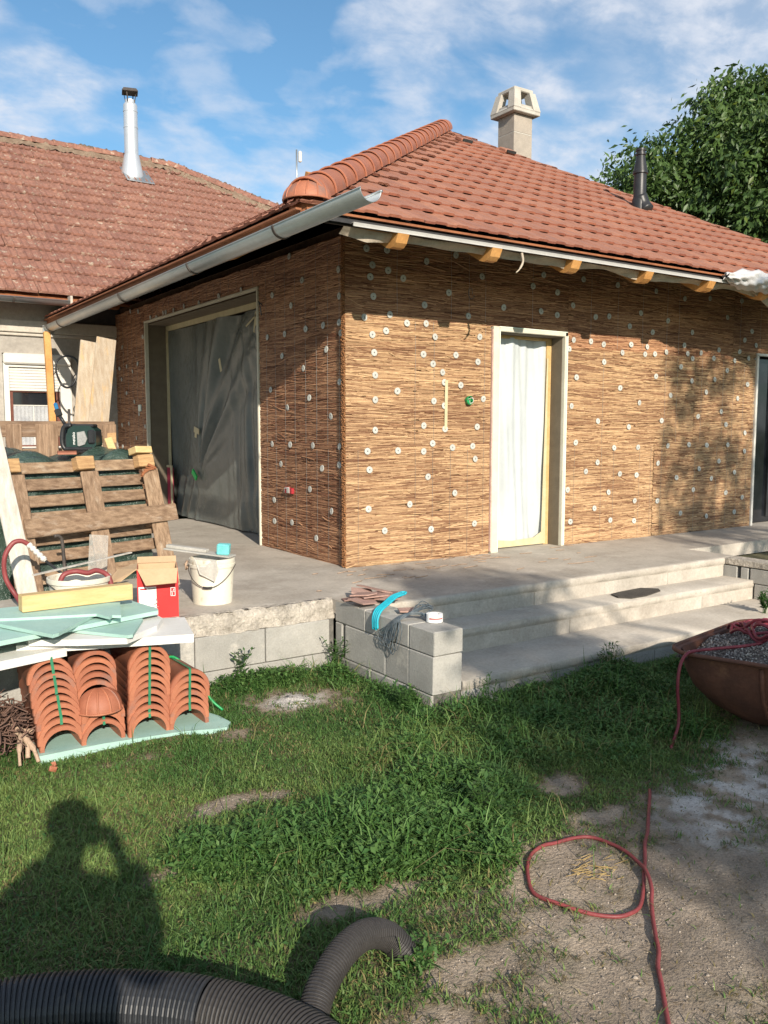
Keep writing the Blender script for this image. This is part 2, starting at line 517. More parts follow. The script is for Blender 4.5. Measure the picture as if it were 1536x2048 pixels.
    def grid(s, fn, nu, nv, mi=0, smooth=True):
        vs = [fn(i / nu, j / nv) for j in range(nv + 1) for i in range(nu + 1)]
        fs = [(j * (nu + 1) + i, j * (nu + 1) + i + 1, (j + 1) * (nu + 1) + i + 1, (j + 1) * (nu + 1) + i) for j in range(nv) for i in range(nu)]
        return s.add(vs, fs, mi, smooth)

    def mesh(s, name, mats, org=None):
        me = bpy.data.meshes.new(name)
        V = s.V
        if org is not None and org.length > 0:
            V = [(v[0] - org.x, v[1] - org.y, v[2] - org.z) for v in V]
        me.from_pydata(V, [], s.F)
        if not isinstance(mats, (list, tuple)):
            mats = [mats]
        for m in mats:
            me.materials.append(M[m] if isinstance(m, str) else m)
        me.polygons.foreach_set('material_index', s.MI)
        me.polygons.foreach_set('use_smooth', s.S)
        bm = bmesh.new()
        bm.from_mesh(me)
        bmesh.ops.recalc_face_normals(bm, faces=bm.faces)
        bm.to_mesh(me)
        bm.free()
        return me

    def build(s, name, mats, parent=None, label=None, kind=None, recalc=True):
        org = ORG.get(parent.name, Vector((0, 0, 0))) if parent else Vector((0, 0, 0))
        o = link_mesh(name, s.mesh(name, mats, org), parent)
        ORG[o.name] = org
        if label:
            o['label'] = label
        if kind:
            o['kind'] = kind
        return o

    def top(s, name, mats, label, cat, group=None):
        """one-mesh thing with its origin at its middle base."""
        xs = np.array(s.V)
        org = Vector(((xs[:, 0].min() + xs[:, 0].max()) / 2, (xs[:, 1].min() + xs[:, 1].max()) / 2, xs[:, 2].min()))
        o = link_mesh(name, s.mesh(name, mats, org))
        o.location = org
        ORG[o.name] = org
        return tag(o, label, cat, group)


def raw_mesh(name, V, quads=None, tris=None, col=None, mats=(), smooth=False, org=None):
    V = np.asarray(V, np.float32).reshape(-1, 3)
    if org is not None:
        V = V - np.array(org, np.float32)
    quads = np.zeros((0, 4), np.int32) if quads is None else np.asarray(quads, np.int32).reshape(-1, 4)
    tris = np.zeros((0, 3), np.int32) if tris is None else np.asarray(tris, np.int32).reshape(-1, 3)
    me = bpy.data.meshes.new(name)
    me.vertices.add(len(V))
    me.vertices.foreach_set('co', V.ravel())
    nl = quads.size + tris.size
    me.loops.add(nl)
    me.loops.foreach_set('vertex_index', np.concatenate([quads.ravel(), tris.ravel()]).astype(np.int32))
    npoly = len(quads) + len(tris)
    me.polygons.add(npoly)
    me.polygons.foreach_set('loop_start', np.concatenate([np.arange(len(quads)) * 4, len(quads) * 4 + np.arange(len(tris)) * 3]).astype(np.int32))
    if smooth:
        me.polygons.foreach_set('use_smooth', np.ones(npoly, bool))
    me.update(calc_edges=True)
    if col is not None:
        c = np.ones((len(V), 4), np.float32)
        c[:, :3] = col
        a = me.color_attributes.new('col', 'FLOAT_COLOR', 'POINT')
        a.data.foreach_set('color', c.ravel())
    for m in mats:
        me.materials.append(M[m])
    return me


def smooth_path(pts, n=8):
    """Catmull-Rom through the points."""
    P = [Vector(p) for p in pts]
    P = [P[0] * 2 - P[1]] + P + [P[-1] * 2 - P[-2]]
    out = []
    for i in range(1, len(P) - 2):
        a, b, c, d = P[i - 1:i + 3]
        for k in range(n):
            t = k / n
            out.append(0.5 * ((2 * b) + (c - a) * t + (2 * a - 5 * b + 4 * c - d) * t * t + (3 * b - a - 3 * c + d) * t ** 3))
    out.append(P[-2].copy())
    return out


def vnoise(x, y, s=1.0, seed=0):
    """cheap smooth value noise for numpy arrays, 0..1."""
    x = np.asarray(x, float) * s + seed * 17.3
    y = np.asarray(y, float) * s + seed * 9.1
    xi, yi = np.floor(x), np.floor(y)
    fx, fy = x - xi, y - yi
    fx, fy = fx * fx * (3 - 2 * fx), fy * fy * (3 - 2 * fy)

    def h(a, b):
        v = np.sin(a * 127.1 + b * 311.7 + seed * 3.7) * 43758.5453
        return v - np.floor(v)
    return (h(xi, yi) * (1 - fx) + h(xi + 1, yi) * fx) * (1 - fy) + (h(xi, yi + 1) * (1 - fx) + h(xi + 1, yi + 1) * fx) * fy


def text_mesh(body, size, name, mats, parent, M4, extrude=0.001):
    cu = bpy.data.curves.new(name, 'FONT')
    cu.body = body
    cu.size = size
    cu.extrude = extrude
    cu.align_x = 'CENTER'
    cu.align_y = 'CENTER'
    t = bpy.data.objects.new(name + '_curve', cu)
    COL.objects.link(t)
    dg = bpy.context.evaluated_depsgraph_get()
    me = bpy.data.meshes.new_from_object(t.evaluated_get(dg))
    bpy.data.objects.remove(t)
    bpy.data.curves.remove(cu)
    me.transform(M4)
    me.materials.clear()
    me.materials.append(M[mats])
    o = link_mesh(name, me, parent)
    return o

# ------------------------------------------------------------------ ground sheet
GZ = -0.5
BARE = [(-1.38, -1.57, 0.17, 0.12, 1.0),  # centre x, y, radius x, radius y, strength: worn places in the lawn
    (-1.25, -4.55, 1.05, 0.62, 1.0), (-0.3, -4.1, 0.95, 0.42, 0.95), (0.7, -3.75, 0.7, 0.4, 0.9), (-1.45, -4.05, 0.33, 0.26, 1.0),
    (-2.32, -2.73, 0.20, 0.07, 1.0), (-2.45, -2.78, 0.10, 0.04, 0.8), (-2.13, -2.76, 0.08, 0.05, 0.8), (-0.9, -3.40, 0.13, 0.10, 0.9),
    (-2.36, -3.74, 0.13, 0.07, 1.0), (-2.17, -3.78, 0.20, 0.06, 1.0), (-2.79, -3.2, 0.10, 0.05, 0.8), (-1.37, -1.58, 0.36, 0.24, 0.75),
    (-1.95, -1.95, 0.16, 0.12, 0.7), (-2.45, -4.45, 0.24, 0.16, 0.9), (-2.1, -4.25, 0.25, 0.12, 0.8), (-1.0, -3.75, 0.25, 0.10, 0.7),
    (-2.5, -1.95, 0.45, 0.06, 0.5), (-1.9, -4.5, 0.35, 0.2, 0.9)]
WEED = [  # taller leafy growth: centre, radii, strength
    (-2.15, -3.30, 0.33, 0.30, 1.0), (-1.85, -3.40, 0.28, 0.36, 1.0), (-1.68, -3.72, 0.22, 0.26, 1.0), (-2.45, -3.2, 0.26, 0.18, 0.9),
    (-2.0, -3.6, 0.4, 0.16, 1.0), (-1.40, -3.15, 0.30, 0.40, 0.85), (-1.0, -2.75, 0.5, 0.4, 0.55), (-0.3, -2.65, 0.7, 0.4, 0.6),
    (0.3, -2.6, 0.6, 0.4, 0.6), (-1.45, -1.20, 0.45, 0.10, 1.0), (-0.95, -1.35, 0.14, 0.22, 1.0), (-0.88, -2.0, 0.12, 0.35, 0.8),
    (-0.70, -2.42, 0.28, 0.16, 1.0), (0.55, -2.42, 0.35, 0.12, 1.0), (0.0, -2.40, 0.25, 0.10, 0.7), (0.15, -3.2, 0.26, 0.25, 0.9),
    (-2.28, -4.2, 0.12, 0.10, 0.9), (-0.35, -3.1, 0.4, 0.3, 0.6), (1.4, -2.5, 0.5, 0.12, 0.8)]


def blobs(lst, x, y):
    v = np.zeros_like(np.asarray(x, float))
    for (a, b, rx, ry, s) in lst:
        d = np.sqrt(((x - a) / rx) ** 2 + ((y - b) / ry) ** 2)
        v = np.maximum(v, s * np.clip((1.55 - d) / 1.1, 0, 1))
    return v


def bare_at(x, y):
    n = vnoise(x, y, 5, 1) * 0.4 + vnoise(x, y, 13, 2) * 0.35 + vnoise(x, y, 31, 7) * 0.25
    return np.clip(blobs(BARE, x, y) * 1.25 + (n - 0.57) * 1.5 * np.clip(0.45 + blobs(BARE, x, y) * 2, 0, 1), 0, 1)


def weed_at(x, y):
    n = vnoise(x, y, 6, 3)
    return np.clip(blobs(WEED, x, y) + (n - 0.5) * 0.6, 0, 1) * (blobs(WEED, x, y) > 0.02)


def lime_at(x, y):
    n = vnoise(x, y, 14, 5) * 0.6 + vnoise(x, y, 45, 6) * 0.4
    a = blobs([(-0.30, -3.95, 0.42, 0.20, 0.9), (0.0, -3.7, 0.35, 0.12, 0.8), (-0.62, -4.15, 0.25, 0.14, 0.6), (0.25, -3.45, 0.22, 0.10, 0.6)], x, y)
    b = blobs([(-1.38, -1.57, 0.17, 0.12, 1.3)], x, y) * np.clip(0.4 + n * 1.2, 0, 1)
    return np.clip(np.maximum(a * 1.5 * np.clip((n - 0.38) * 4, 0, 1), b), 0, 1)


def ground_h(x, y):
    b = vnoise(x, y, 2.3, 8) * 0.035 + vnoise(x, y, 9, 9) * 0.014 + vnoise(x, y, 40, 4) * 0.006
    return GZ - 0.025 + b + 0.015 * np.clip(weed_at(x, y), 0, 1)


gx = np.concatenate([np.array([-400, -150, -60, -30, -15, -9, -6.5, -5.2]), np.arange(-4.4, 3.4, 0.028), np.array([4, 5, 7, 10, 16, 30, 60, 150, 400])])
gy = np.concatenate([np.array([-400, -150, -60, -30, -18, -12, -9, -7.5, -6.6]), np.arange(-6.0, -0.9, 0.028), np.array([-0.5, 0.5, 2, 5, 10, 16, 30, 60, 150, 400])])
X_, Y_ = np.meshgrid(gx, gy)
xs, ys = X_.ravel(), Y_.ravel()
nearm = (xs > -4.5) & (xs < 3.5) & (ys > -6.1) & (ys < -0.8)
zs = np.where(nearm, ground_h(xs, ys), GZ - 0.02)
bare = bare_at(xs, ys)
limev = lime_at(xs, ys)
nn = vnoise(xs, ys, 12, 12)[:, None]
soil = np.array([0.345, 0.278, 0.212]) * (0.62 + 0.42 * nn + 0.34 * vnoise(xs, ys, 3.1, 44)[:, None])
thatch = np.array([0.115, 0.11, 0.05]) * (0.7 + 0.6 * vnoise(xs, ys, 30, 13)[:, None])
gcol = thatch * (1 - bare[:, None]) + soil * bare[:, None]
gcol = gcol * (1 - limev[:, None]) + np.array([0.62, 0.59, 0.55]) * limev[:, None]
far = ~nearm
gcol[far] = np.array([0.085, 0.11, 0.045])
nx, ny = len(gx), len(gy)
ii = (np.arange(ny - 1)[:, None] * nx + np.arange(nx - 1)[None, :]).ravel()
gq = np.stack([ii, ii + 1, ii + 1 + nx, ii + nx], 1)
ground = link_mesh('ground', raw_mesh('ground', np.stack([xs, ys, zs], 1), gq, col=gcol, mats=['ground'], smooth=True))
tag(ground, 'lawn soil with worn bare earth in front of the terrace', kind='structure')

# ------------------------------------------------------------------ terrace slab and steps
terrace = thing('terrace', 'grey concrete terrace slab around the reed clad house', None, (0, 0, 0))
terrace['kind'] = 'structure'
m = MB()
m.box((-3.9, 3.05, -0.075), (6.2, 8.2, 0.15))                # left of the steps, front edge is the rough lip below
m.box((1.3, 1.58, -0.05), (4.2, 5.98, 0.10))                 # behind the steps
m.box((8.2, 1.9, -0.065), (9.6, 5.6, 0.13))                  # past the steps
m.build('slab', 'concrete', terrace)


def lip(u, v):
    x = -7.0 + 6.22 * u
    n = float(vnoise(x, v * 3.0, 26, 3)) - 0.5
    n2 = float(vnoise(x, v * 5.0, 60, 4)) - 0.5
    wob = 0.05 * (float(vnoise(x, 0, 2.1, 6)) - 0.5)
    if v < 0.2:
        return Vector((x, -1.02 + wob * 0.2, 0.002))
    if v < 0.45:
        return Vector((x, -1.075 + wob + 0.016 * n, -0.001 + 0.006 * n2))
    t = (v - 0.45) / 0.55
    return Vector((x, -1.09 + wob + 0.018 * n + 0.009 * n2 - 0.01 * t, -0.012 - 0.125 * t + 0.012 * n))


m = MB()
m.grid(lip, 300, 9)
m.build('slab_edge', 'concrete_rough', terrace)

steps = thing('concrete_steps', 'three broad concrete steps up to the terrace', None, (0, 0, 0))
steps['kind'] = 'structure'
SX0, SX1 = -0.575, 3.2
rng = random.Random(3)
for (yf, yb, zt, x1) in ((-1.45, -1.40, 0.0, SX1), (-1.74, -1.44, -0.17, 3.26), (-2.25, -1.73, -0.34, 4.6)):
    m = MB()

    def tread(u, v, yf=yf, yb=yb, zt=zt, x1=x1):
        x = SX0 + (x1 - SX0) * u
        n = float(vnoise(x, v, 30, 5)) - 0.5
        n2 = float(vnoise(x, v, 9, 7)) - 0.5
        k = v * 6
        e = 0.006 * n + 0.006 * n2
        if k < 1.5:
            return Vector((x, yb, zt + 0.0015))
        if k < 2.5:
            return Vector((x, yf + 0.007 + e, zt + 0.001 + 0.002 * n))
        if k < 3.5:
            return Vector((x, yf + e, zt - 0.006 + 0.003 * n))
        if k < 4.5:
            return Vector((x, yf + e * 0.6, zt - 0.05 + 0.008 * n2))
        if k < 5.5:
            return Vector((x, yf + 0.006, zt - 0.056 + 0.006 * n2))
        return Vector((x, yf + 0.009, zt - 0.070))
    m.grid(tread, 260, 6)
    m.build('step_slab', 'concrete', steps)
    # blocks of the riser under the slab
    x = SX0 + rng.uniform(-0.3, 0)
    while x < x1:
        bl = 0.5 if zt < -0.3 else 1.6
        x2 = min(x + bl, x1)
        xa = max(x, SX0)
        b = MB()
        b.box(((xa + x2) / 2 - 0.001, yf + 0.058, zt - 0.115 if zt > -0.3 else zt - 0.16), (x2 - xa - 0.004, 0.10, 0.115 if zt > -0.3 else 0.22), bev=0.004)
        b.build('riser_block', 'concrete' if zt > -0.3 else 'block', steps)
        x += bl
m = MB()
m.box((2.0, -1.60, -0.19), (5.15, 0.28, 0.03))
m.box((2.0, -1.98, -0.36), (5.15, 0.5, 0.03))
m.build('step_fill', 'concrete', steps)

# retaining wall under the slab edge, block by block
rw = thing('retaining_wall', 'low grey concrete block wall carrying the rough terrace edge', 'wall', (-2.5, -1.1, GZ))
for zc, h, x0 in ((-0.2545, 0.231, -0.84), (-0.4925, 0.235, -1.045)):
    x = x0
    if x0 < -0.9:
        m = MB().box(((x0 - 0.82) / 2, -1.03, zc), (abs(x0 + 0.82) - 0.005, 0.14, h), bev=0.005)
        m.build('block', 'block', rw)
    while x > -4.4:
        w = 0.497
        m = MB().box((x - w / 2, -1.03 + rng.uniform(-0.003, 0.003), zc), (w - 0.004, 0.14, h), bev=0.005)
        m.build('block', 'block', rw)
        x -= 0.5
m = MB().box((-2.6, -1.015, -0.37), (3.6, 0.13, 0.46))
m.build('mortar_joint', 'mortar_joint', rw)

# block wing wall left of the steps
ww = thing('wing_wall', 'short grey concrete block wall at the left end of the steps', 'wall', (-0.69, -1.7, GZ))
XC, XW = -0.69, 0.222


def wing(y0, y1, z0, z1, dx=0.0):
    MB().box((XC + dx, (y0 + y1) / 2, (z0 + z1) / 2), (XW, abs(y1 - y0) - 0.006, z1 - z0 - 0.005), bev=0.006, jit=0.0015).build('block', 'block', ww)


for y0, y1 in ((-1.105, -1.50), (-1.50, -2.0), (-2.0, -2.262)):
    wing(y0, y1, -0.155, -0.002)
for y0, y1 in ((-1.105, -1.20), (-1.235, -1.74), (-1.74, -2.0), (-2.0, -2.258)):
    wing(y0, y1, -0.395, -0.155, rng.uniform(-0.003, 0.003))
for y0, y1 in ((-1.105, -1.57), (-1.57, -2.07), (-2.07, -2.24)):
    wing(y0, y1, -0.64, -0.395, -0.004)
MB().box((XC, -1.675, -0.33), (XW - 0.03, 1.13, 0.60)).build('mortar_joint', 'mortar_joint', ww)
MB().box((-0.52, -2.33, -0.56), (0.30, 0.24, 0.22), rotm(0, 0, 0.1), bev=0.02, jit=0.01).build('footing', 'concrete_rough', ww)

# block wall right of the steps
wr = thing('side_wall', 'grey concrete block wall at the right end of the steps', 'wall', (3.31, -1.7, GZ))


def sidew(y0, y1, z0, z1, mt='block', nm='block', x0=3.205, w=0.2):
    MB().box((x0 + w / 2, (y0 + y1) / 2, (z0 + z1) / 2), (w, abs(y1 - y0) - 0.008, z1 - z0 - 0.006), bev=0.006).build(nm, mt, wr)


sidew(-1.42, -2.4, -0.06, 0.004, 'concrete_rough', 'coping')
for y0, y1 in ((-1.42, -1.575), (-1.605, -1.69), (-1.70, -2.2), (-2.2, -2.4)):
    sidew(y0, y1, -0.20, -0.062, x0=3.21)
for y0, y1 in ((-1.745, -2.0), (-2.0, -2.4)):
    sidew(y0, y1, -0.42, -0.20, x0=3.212)
bed = MB().box((6.0, -1.7, -0.32), (5.2, 1.45, 0.40)).top('planting_bed', 'ground', 'raised earth bed beyond the steps', None)
bed['kind'] = 'structure'
del bed['label']
bed.data.color_attributes.new('col', 'FLOAT_COLOR', 'POINT').data.foreach_set('color', [0.13, 0.12, 0.06, 1.0] * len(bed.data.vertices))

# ------------------------------------------------------------------ reed-clad house
EZ, SL = 2.70, 0.55                   # eave height and slope of the roof
house = thing('reed_house', 'single storey house clad in golden reed mats under a new red tile hip roof', 'house', (0, 0, 0))


def roof_z(x, y):
    return EZ + SL * (min(x, y) + 1.0)


# masonry walls behind the reed
m = MB()
m.box((0.815, 0.19, 1.45), (1.53, 0.28, 2.9))
m.box((2.05, 0.19, 2.52), (0.94, 0.28, 0.76))
m.box((4.16, 0.19, 1.45), (3.28, 0.28, 2.9))
m.box((6.7, 0.19, 2.5), (1.8, 0.28, 0.8))
m.box((8.0, 0.19, 1.45), (0.8, 0.28, 2.9))
m.box((8.26, 4.2, 1.45), (0.28, 7.74, 2.9))
m.box((4.1, 8.2, 1.45), (8.2, 0.28, 2.9))
m.box((0.19, 1.01, 1.45), (0.28, 1.36, 2.9))
m.box((0.19, 3.42, 2.73), (0.28, 3.46, 0.34))
m.box((0.19, 5.8, 1.45), (0.28, 1.30, 2.9))
m.box((4.2, 4.2, 2.86), (8.3, 8.1, 0.06))
m.build('wall', 'reed_backing', house)


def make_reeds(seed, L, H, n, brown=0.0, r=(0.0034, 0.0062), messy=0.045):
    """horizontal reed stalks in local (u, depth, v); returns arrays."""
    g = np.random.default_rng(seed)
    N = n
    ln = g.uniform(0.12, 0.62, N) * min(1.0, L)
    u0 = g.uniform(-0.3, L, N)
    u0 = np.clip(u0, 0.0, L)
    ln = np.minimum(ln, L - u0)
    ok = ln > 0.04
    u0, ln = u0[ok], ln[ok]
    N = len(u0)
    v0 = g.uniform(-0.006, H + 0.006, N)
    tilt = g.normal(0, messy, N)
    loose = g.random(N) < 0.05
    tilt[loose] += g.normal(0, 0.13, loose.sum())
    ln[loose] *= 0.4
    wav = g.normal(0, 0.0045, N)
    ph = g.uniform(0, 6.28, N)
    rad = g.uniform(r[0], r[1], N)
    dep = g.uniform(-0.004, 0.010, N) + loose * 0.006
    K, A = 4, 4
    t = np.linspace(0, 1, K)
    ang = np.linspace(-0.1, math.pi + 0.1, A)
    u = u0[:, None] + ln[:, None] * t[None]
    vv = v0[:, None] + tilt[:, None] * ln[:, None] * (t[None] - 0.5) + wav[:, None] * np.sin(ph[:, None] + t[None] * 4)
    vv = np.clip(vv, -0.012, H + 0.012)
    # bound together at the wires: ripples in depth
    dd = dep[:, None] + 0.002 * np.sin(u * 2 * math.pi / 0.2)
    P = np.zeros((N, K, A, 3), np.float32)
    P[..., 0] = u[:, :, None]
    P[..., 1] = -(dd[:, :, None] + rad[:, None, None] * np.sin(ang)[None, None])
    P[..., 2] = vv[:, :, None] + rad[:, None, None] * np.cos(ang)[None, None]
    base = (np.arange(N) * K * A)[:, None, None]
    kk = (np.arange(K - 1) * A)[None, :, None]
    aa = np.arange(A - 1)[None, None, :]
    i0 = base + kk + aa
    Q = np.stack([i0, i0 + 1, i0 + 1 + A, i0 + A], -1).reshape(-1, 4)
    tone = np.clip(g.normal(0.53, 0.31, N) + (vnoise(u0 * 5, v0 * 6, 1.0, seed) - 0.5) * 0.55, 0, 1)[:, None]
    dark = np.array([0.21, 0.11, 0.06])
    light = np.array([0.56, 0.378, 0.212])
    c = dark * (1 - tone) + light * tone
    red = (g.random(N) < 0.16)[:, None]
    c = np.where(red, c * np.array([0.62, 0.52, 0.5]), c)
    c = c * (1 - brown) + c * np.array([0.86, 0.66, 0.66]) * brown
    C = np.repeat(c, K * A, 0)
    return P.reshape(-1, 3), Q, C


reed_seed = [100]


def reed_mat(u0, u1, z0, z1, side, brown=0.0):
    """side 'front': u is X, faces -Y; side 'left': u is Y, faces -X."""
    reed_seed[0] += 1
    L, H = u1 - u0, z1 - z0
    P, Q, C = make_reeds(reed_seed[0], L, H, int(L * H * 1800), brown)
    if side == 'front':
        W = np.stack([u0 + P[:, 0], P[:, 1] - 0.004, z0 + P[:, 2]], 1)
        bb = MB().box(((u0 + u1) / 2, 0.024, (z0 + z1) / 2), (L - 0.002, 0.044, H - 0.002))
        Q = Q[:, ::-1]
    else:
        W = np.stack([P[:, 1] - 0.004, u0 + P[:, 0], z0 + P[:, 2]], 1)
        bb = MB().box((0.024, (u0 + u1) / 2, (z0 + z1) / 2), (0.044, L - 0.002, H - 0.002))
    mt = bb.build('reed_mat', 'reed_backing', house)
    o = link_mesh('reed_stalks', raw_mesh('reed_stalks', W, Q, col=C, mats=['reed'], smooth=True), mt)
    o['kind'] = 'stuff'
    w = MB()
    u = u0 + 0.12
    while u < u1 - 0.03:
        uu = u + random.uniform(-0.006, 0.006)
        pts = []
        for k in range(5):
            z = z0 + 0.02 + (H - 0.04) * k / 4
            d = -0.021 - random.uniform(0, 0.002)
            pts.append((uu + random.uniform(-0.003, 0.003), d, z) if side == 'front' else (d, uu + random.uniform(-0.003, 0.003), z))
        if random.random() < (0.55 if side == 'front' else 0.9):
            w.tube(pts, 0.0011, 3, False)
        u += 0.2
    if w.V:
        w.build('binding_wire', 'zinc', mt, kind='stuff')
    return mt


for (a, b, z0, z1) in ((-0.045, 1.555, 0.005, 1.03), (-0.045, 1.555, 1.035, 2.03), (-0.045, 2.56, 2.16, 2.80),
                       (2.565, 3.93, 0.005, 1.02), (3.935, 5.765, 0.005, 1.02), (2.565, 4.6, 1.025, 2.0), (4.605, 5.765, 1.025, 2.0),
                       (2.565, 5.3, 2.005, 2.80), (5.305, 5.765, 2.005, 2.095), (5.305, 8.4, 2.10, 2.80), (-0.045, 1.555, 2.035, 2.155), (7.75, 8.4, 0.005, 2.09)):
    reed_mat(a, b, z0, z1, 'front', 0.7 if z1 > 2.7 else 0.0)  # top row browner: deep shade under the eave put into the mat colour
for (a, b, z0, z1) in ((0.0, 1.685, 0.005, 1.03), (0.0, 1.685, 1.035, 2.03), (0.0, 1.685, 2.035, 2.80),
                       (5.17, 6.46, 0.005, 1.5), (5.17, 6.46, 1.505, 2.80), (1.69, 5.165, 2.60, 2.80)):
    reed_mat(a, b, z0, z1, 'left', 0.8)  # left mats redder, also darkened to put deeper shade into their colour

# cut reed ends showing along the corner
g = np.random.default_rng(5)
m = MB()
for k in range(2600):
    z = g.uniform(0.01, 2.78)
    y = g.uniform(-0.012, 0.04)
    r = g.uniform(0.0022, 0.004)
    l = g.uniform(0.0, 0.012)
    pts = [(-0.035, y, z), (-0.047 - l, y + g.normal(0, 0.003), z + g.normal(0, 0.003))]
    m.tube(pts, r, 5, True, smooth=False)
ce = m.build('reed_ends', 'twig_pale', house, kind='stuff')
ce.data.materials.clear()
mat('reed_cut', (0.42, 0.20, 0.085), (0.22, 0.095, 0.04), 60, 0.9, 0.0, fine=0.3)
ce.data.materials.append(M['reed_cut'])

# round insulation washers holding the mats
FRONT_WASHERS = [(0.14,2.13),(0.4,2.17),(0.58,2.11),(0.79,2.12),(0.36,2.03),(0.22,1.99),(0.89,2.01),(1.41,2.04),(0.24,1.84),(0.76,1.85),(1.13,1.86),(1.39,1.81),(0.87,1.77),(0.98,1.7),(0.25,1.65),(1.0,1.61),(1.19,1.59),(0.48,1.52),(0.25,1.44),(0.88,1.44),(1.0,1.4),(1.46,1.47),(0.77,1.22),(1.39,1.21),(1.01,1.19),(0.25,1.18),(0.87,1.06),(1.1,1.02),(1.34,1.03),(0.17,1.0),(0.49,1.0),(0.77,0.99),(1.37,0.91),(0.19,0.84),(0.82,0.76),(1.13,0.6),(0.62,0.52),(0.18,0.5),(0.35,0.3),(0.86,0.28),(1.37,0.3),(2.64,2.08),(2.58,1.99),(2.69,1.71),(2.63,1.42),(2.7,1.05),(2.86,0.75),(2.6,0.57),(2.65,0.24),(0.77,2.28),(1.27,2.22),(1.7,2.33),(2.18,2.33),(2.4,2.31),(2.62,2.42),(2.95,2.33),(3.15,2.35),(3.47,2.27),(3.64,2.42),(3.84,2.23),(4.09,2.37),(4.52,2.27),(5.16,2.48),(5.51,2.24),(5.74,2.19),(5.65,2.35),(2.89,2.08),(3.08,2.06),(3.37,1.99),(3.5,2.08),(3.76,2.07),(3.73,1.99),(3.89,2.0),(4.08,2.03),(4.39,2.12),(4.45,2.03),(4.69,2.05),(4.54,1.98),(4.93,2.0),(5.02,2.1),(5.42,2.1),(5.33,1.99),(5.6,2.03),(3.09,1.88),(4.34,1.88),(5.19,1.87),(3.92,1.76),(4.54,1.73),(4.96,1.76),(5.6,1.72),(3.35,1.62),(4.81,1.61),(4.18,1.56),(5.42,1.55),(3.66,1.47),(5.11,1.39),(3.02,1.27),(4.04,1.28),(4.68,1.33),(3.5,1.21),(5.21,1.24),(5.59,1.14),(3.28,0.99),(3.66,0.99),(4.16,1.0),(4.53,1.01),(4.86,1.0),(5.26,1.0),(5.6,0.92),(3.03,0.84),(4.0,0.81),(5.1,0.81),(3.38,0.71),(3.65,0.69),(4.73,0.73),(5.41,0.67),(4.33,0.64),(4.97,0.61),(3.21,0.52),(4.64,0.49),(5.26,0.43),(3.63,0.41),(4.01,0.39),(5.59,0.36),(3.0,0.36),(4.42,0.23),(5.44,0.19),(4.9,0.17),(3.25,0.22),(3.63,0.19),(0.16,2.7),(0.37,2.71),(1.12,2.75),(0.79,2.66),(0.22,2.57),(0.38,2.54),(0.2,2.47),(0.54,2.49),(1.43,2.59),(1.04,2.41),(0.23,2.31),(2.21,2.68),(2.76,2.69),(2.07,2.56),(2.4,2.53),(3.27,2.68),(3.88,2.67),(4.37,2.63),(4.82,2.67),(5.42,2.69)]
LEFT_WASHERS = [(0.12,2.31),(0.99,2.33),(1.37,2.47),(0.12,2.09),(0.39,2.09),(0.71,2.09),(1.12,2.08),(1.49,2.08),(0.1,2.0),(0.34,1.88),(1.18,1.88),(0.76,1.74),(1.43,1.57),(0.12,1.59),(0.65,1.47),(1.08,1.39),(0.27,1.3),(1.41,1.04),(1.03,1.04),(0.59,1.04),(0.12,1.04),(1.23,0.85),(0.43,0.84),(0.13,0.88),(0.65,0.64),(1.38,0.49),(0.26,0.47),(1.38,0.28),(1.01,0.3),(0.54,0.2),(2.08,2.61),(2.66,2.62),(3.23,2.61),(3.7,2.63),(4.05,2.62),(4.41,2.63),(4.32,2.63),(4.67,2.6),(4.89,2.62),(5.27,1.81),(5.21,1.21),(5.38,2.75),(5.71,2.79),(5.22,2.4),(5.46,2.06),(5.94,2.05),(6.28,2.04),(5.69,1.97),(6.19,1.88),(5.98,1.68),(5.64,1.55),(6.13,2.33),(6.23,1.23),(5.91,1.25),(5.46,1.38),(6.23,0.92),(5.59,1.05),(1.01,2.78),(0.13,2.53),(0.77,2.53)]
wm = MB()
wm.lathe([(0.0065, 0.001), (0.007, 0.0045), (0.017, 0.0055), (0.028, 0.0045), (0.0305, 0.002), (0.0305, 0.0)], n=14)
wm.lathe([(0.0, -0.001), (0.0072, 0.0026)], n=8, mi=1)
wme = wm.mesh('washer', ['washer', 'washer_hub'])
Rf = Matrix(((1, 0, 0), (0, 0, -1), (0, 1, 0))).to_4x4()         # local z looks along -Y
Rl = Matrix(((0, 0, -1), (1, 0, 0), (0, -1, 0))).to_4x4()        # local z looks along -X
for (x, z) in FRONT_WASHERS:
    o = link_mesh('washer', wme, house)
    o.matrix_local = Matrix.Translation((x, -0.0205 - random.uniform(0, 0.004), z)) @ Rf @ Matrix.Rotation(random.uniform(-0.12, 0.12), 4, 'X') @ Matrix.Rotation(random.uniform(-0.12, 0.12), 4, 'Y')
for (y, z) in LEFT_WASHERS:
    o = link_mesh('washer', wme, house)
    o.matrix_local = Matrix.Translation((-0.0205 - random.uniform(0, 0.004), y, z)) @ Rl @ Matrix.Rotation(random.uniform(-0.12, 0.12), 4, 'X') @ Matrix.Rotation(random.uniform(-0.12, 0.12), 4, 'Y')

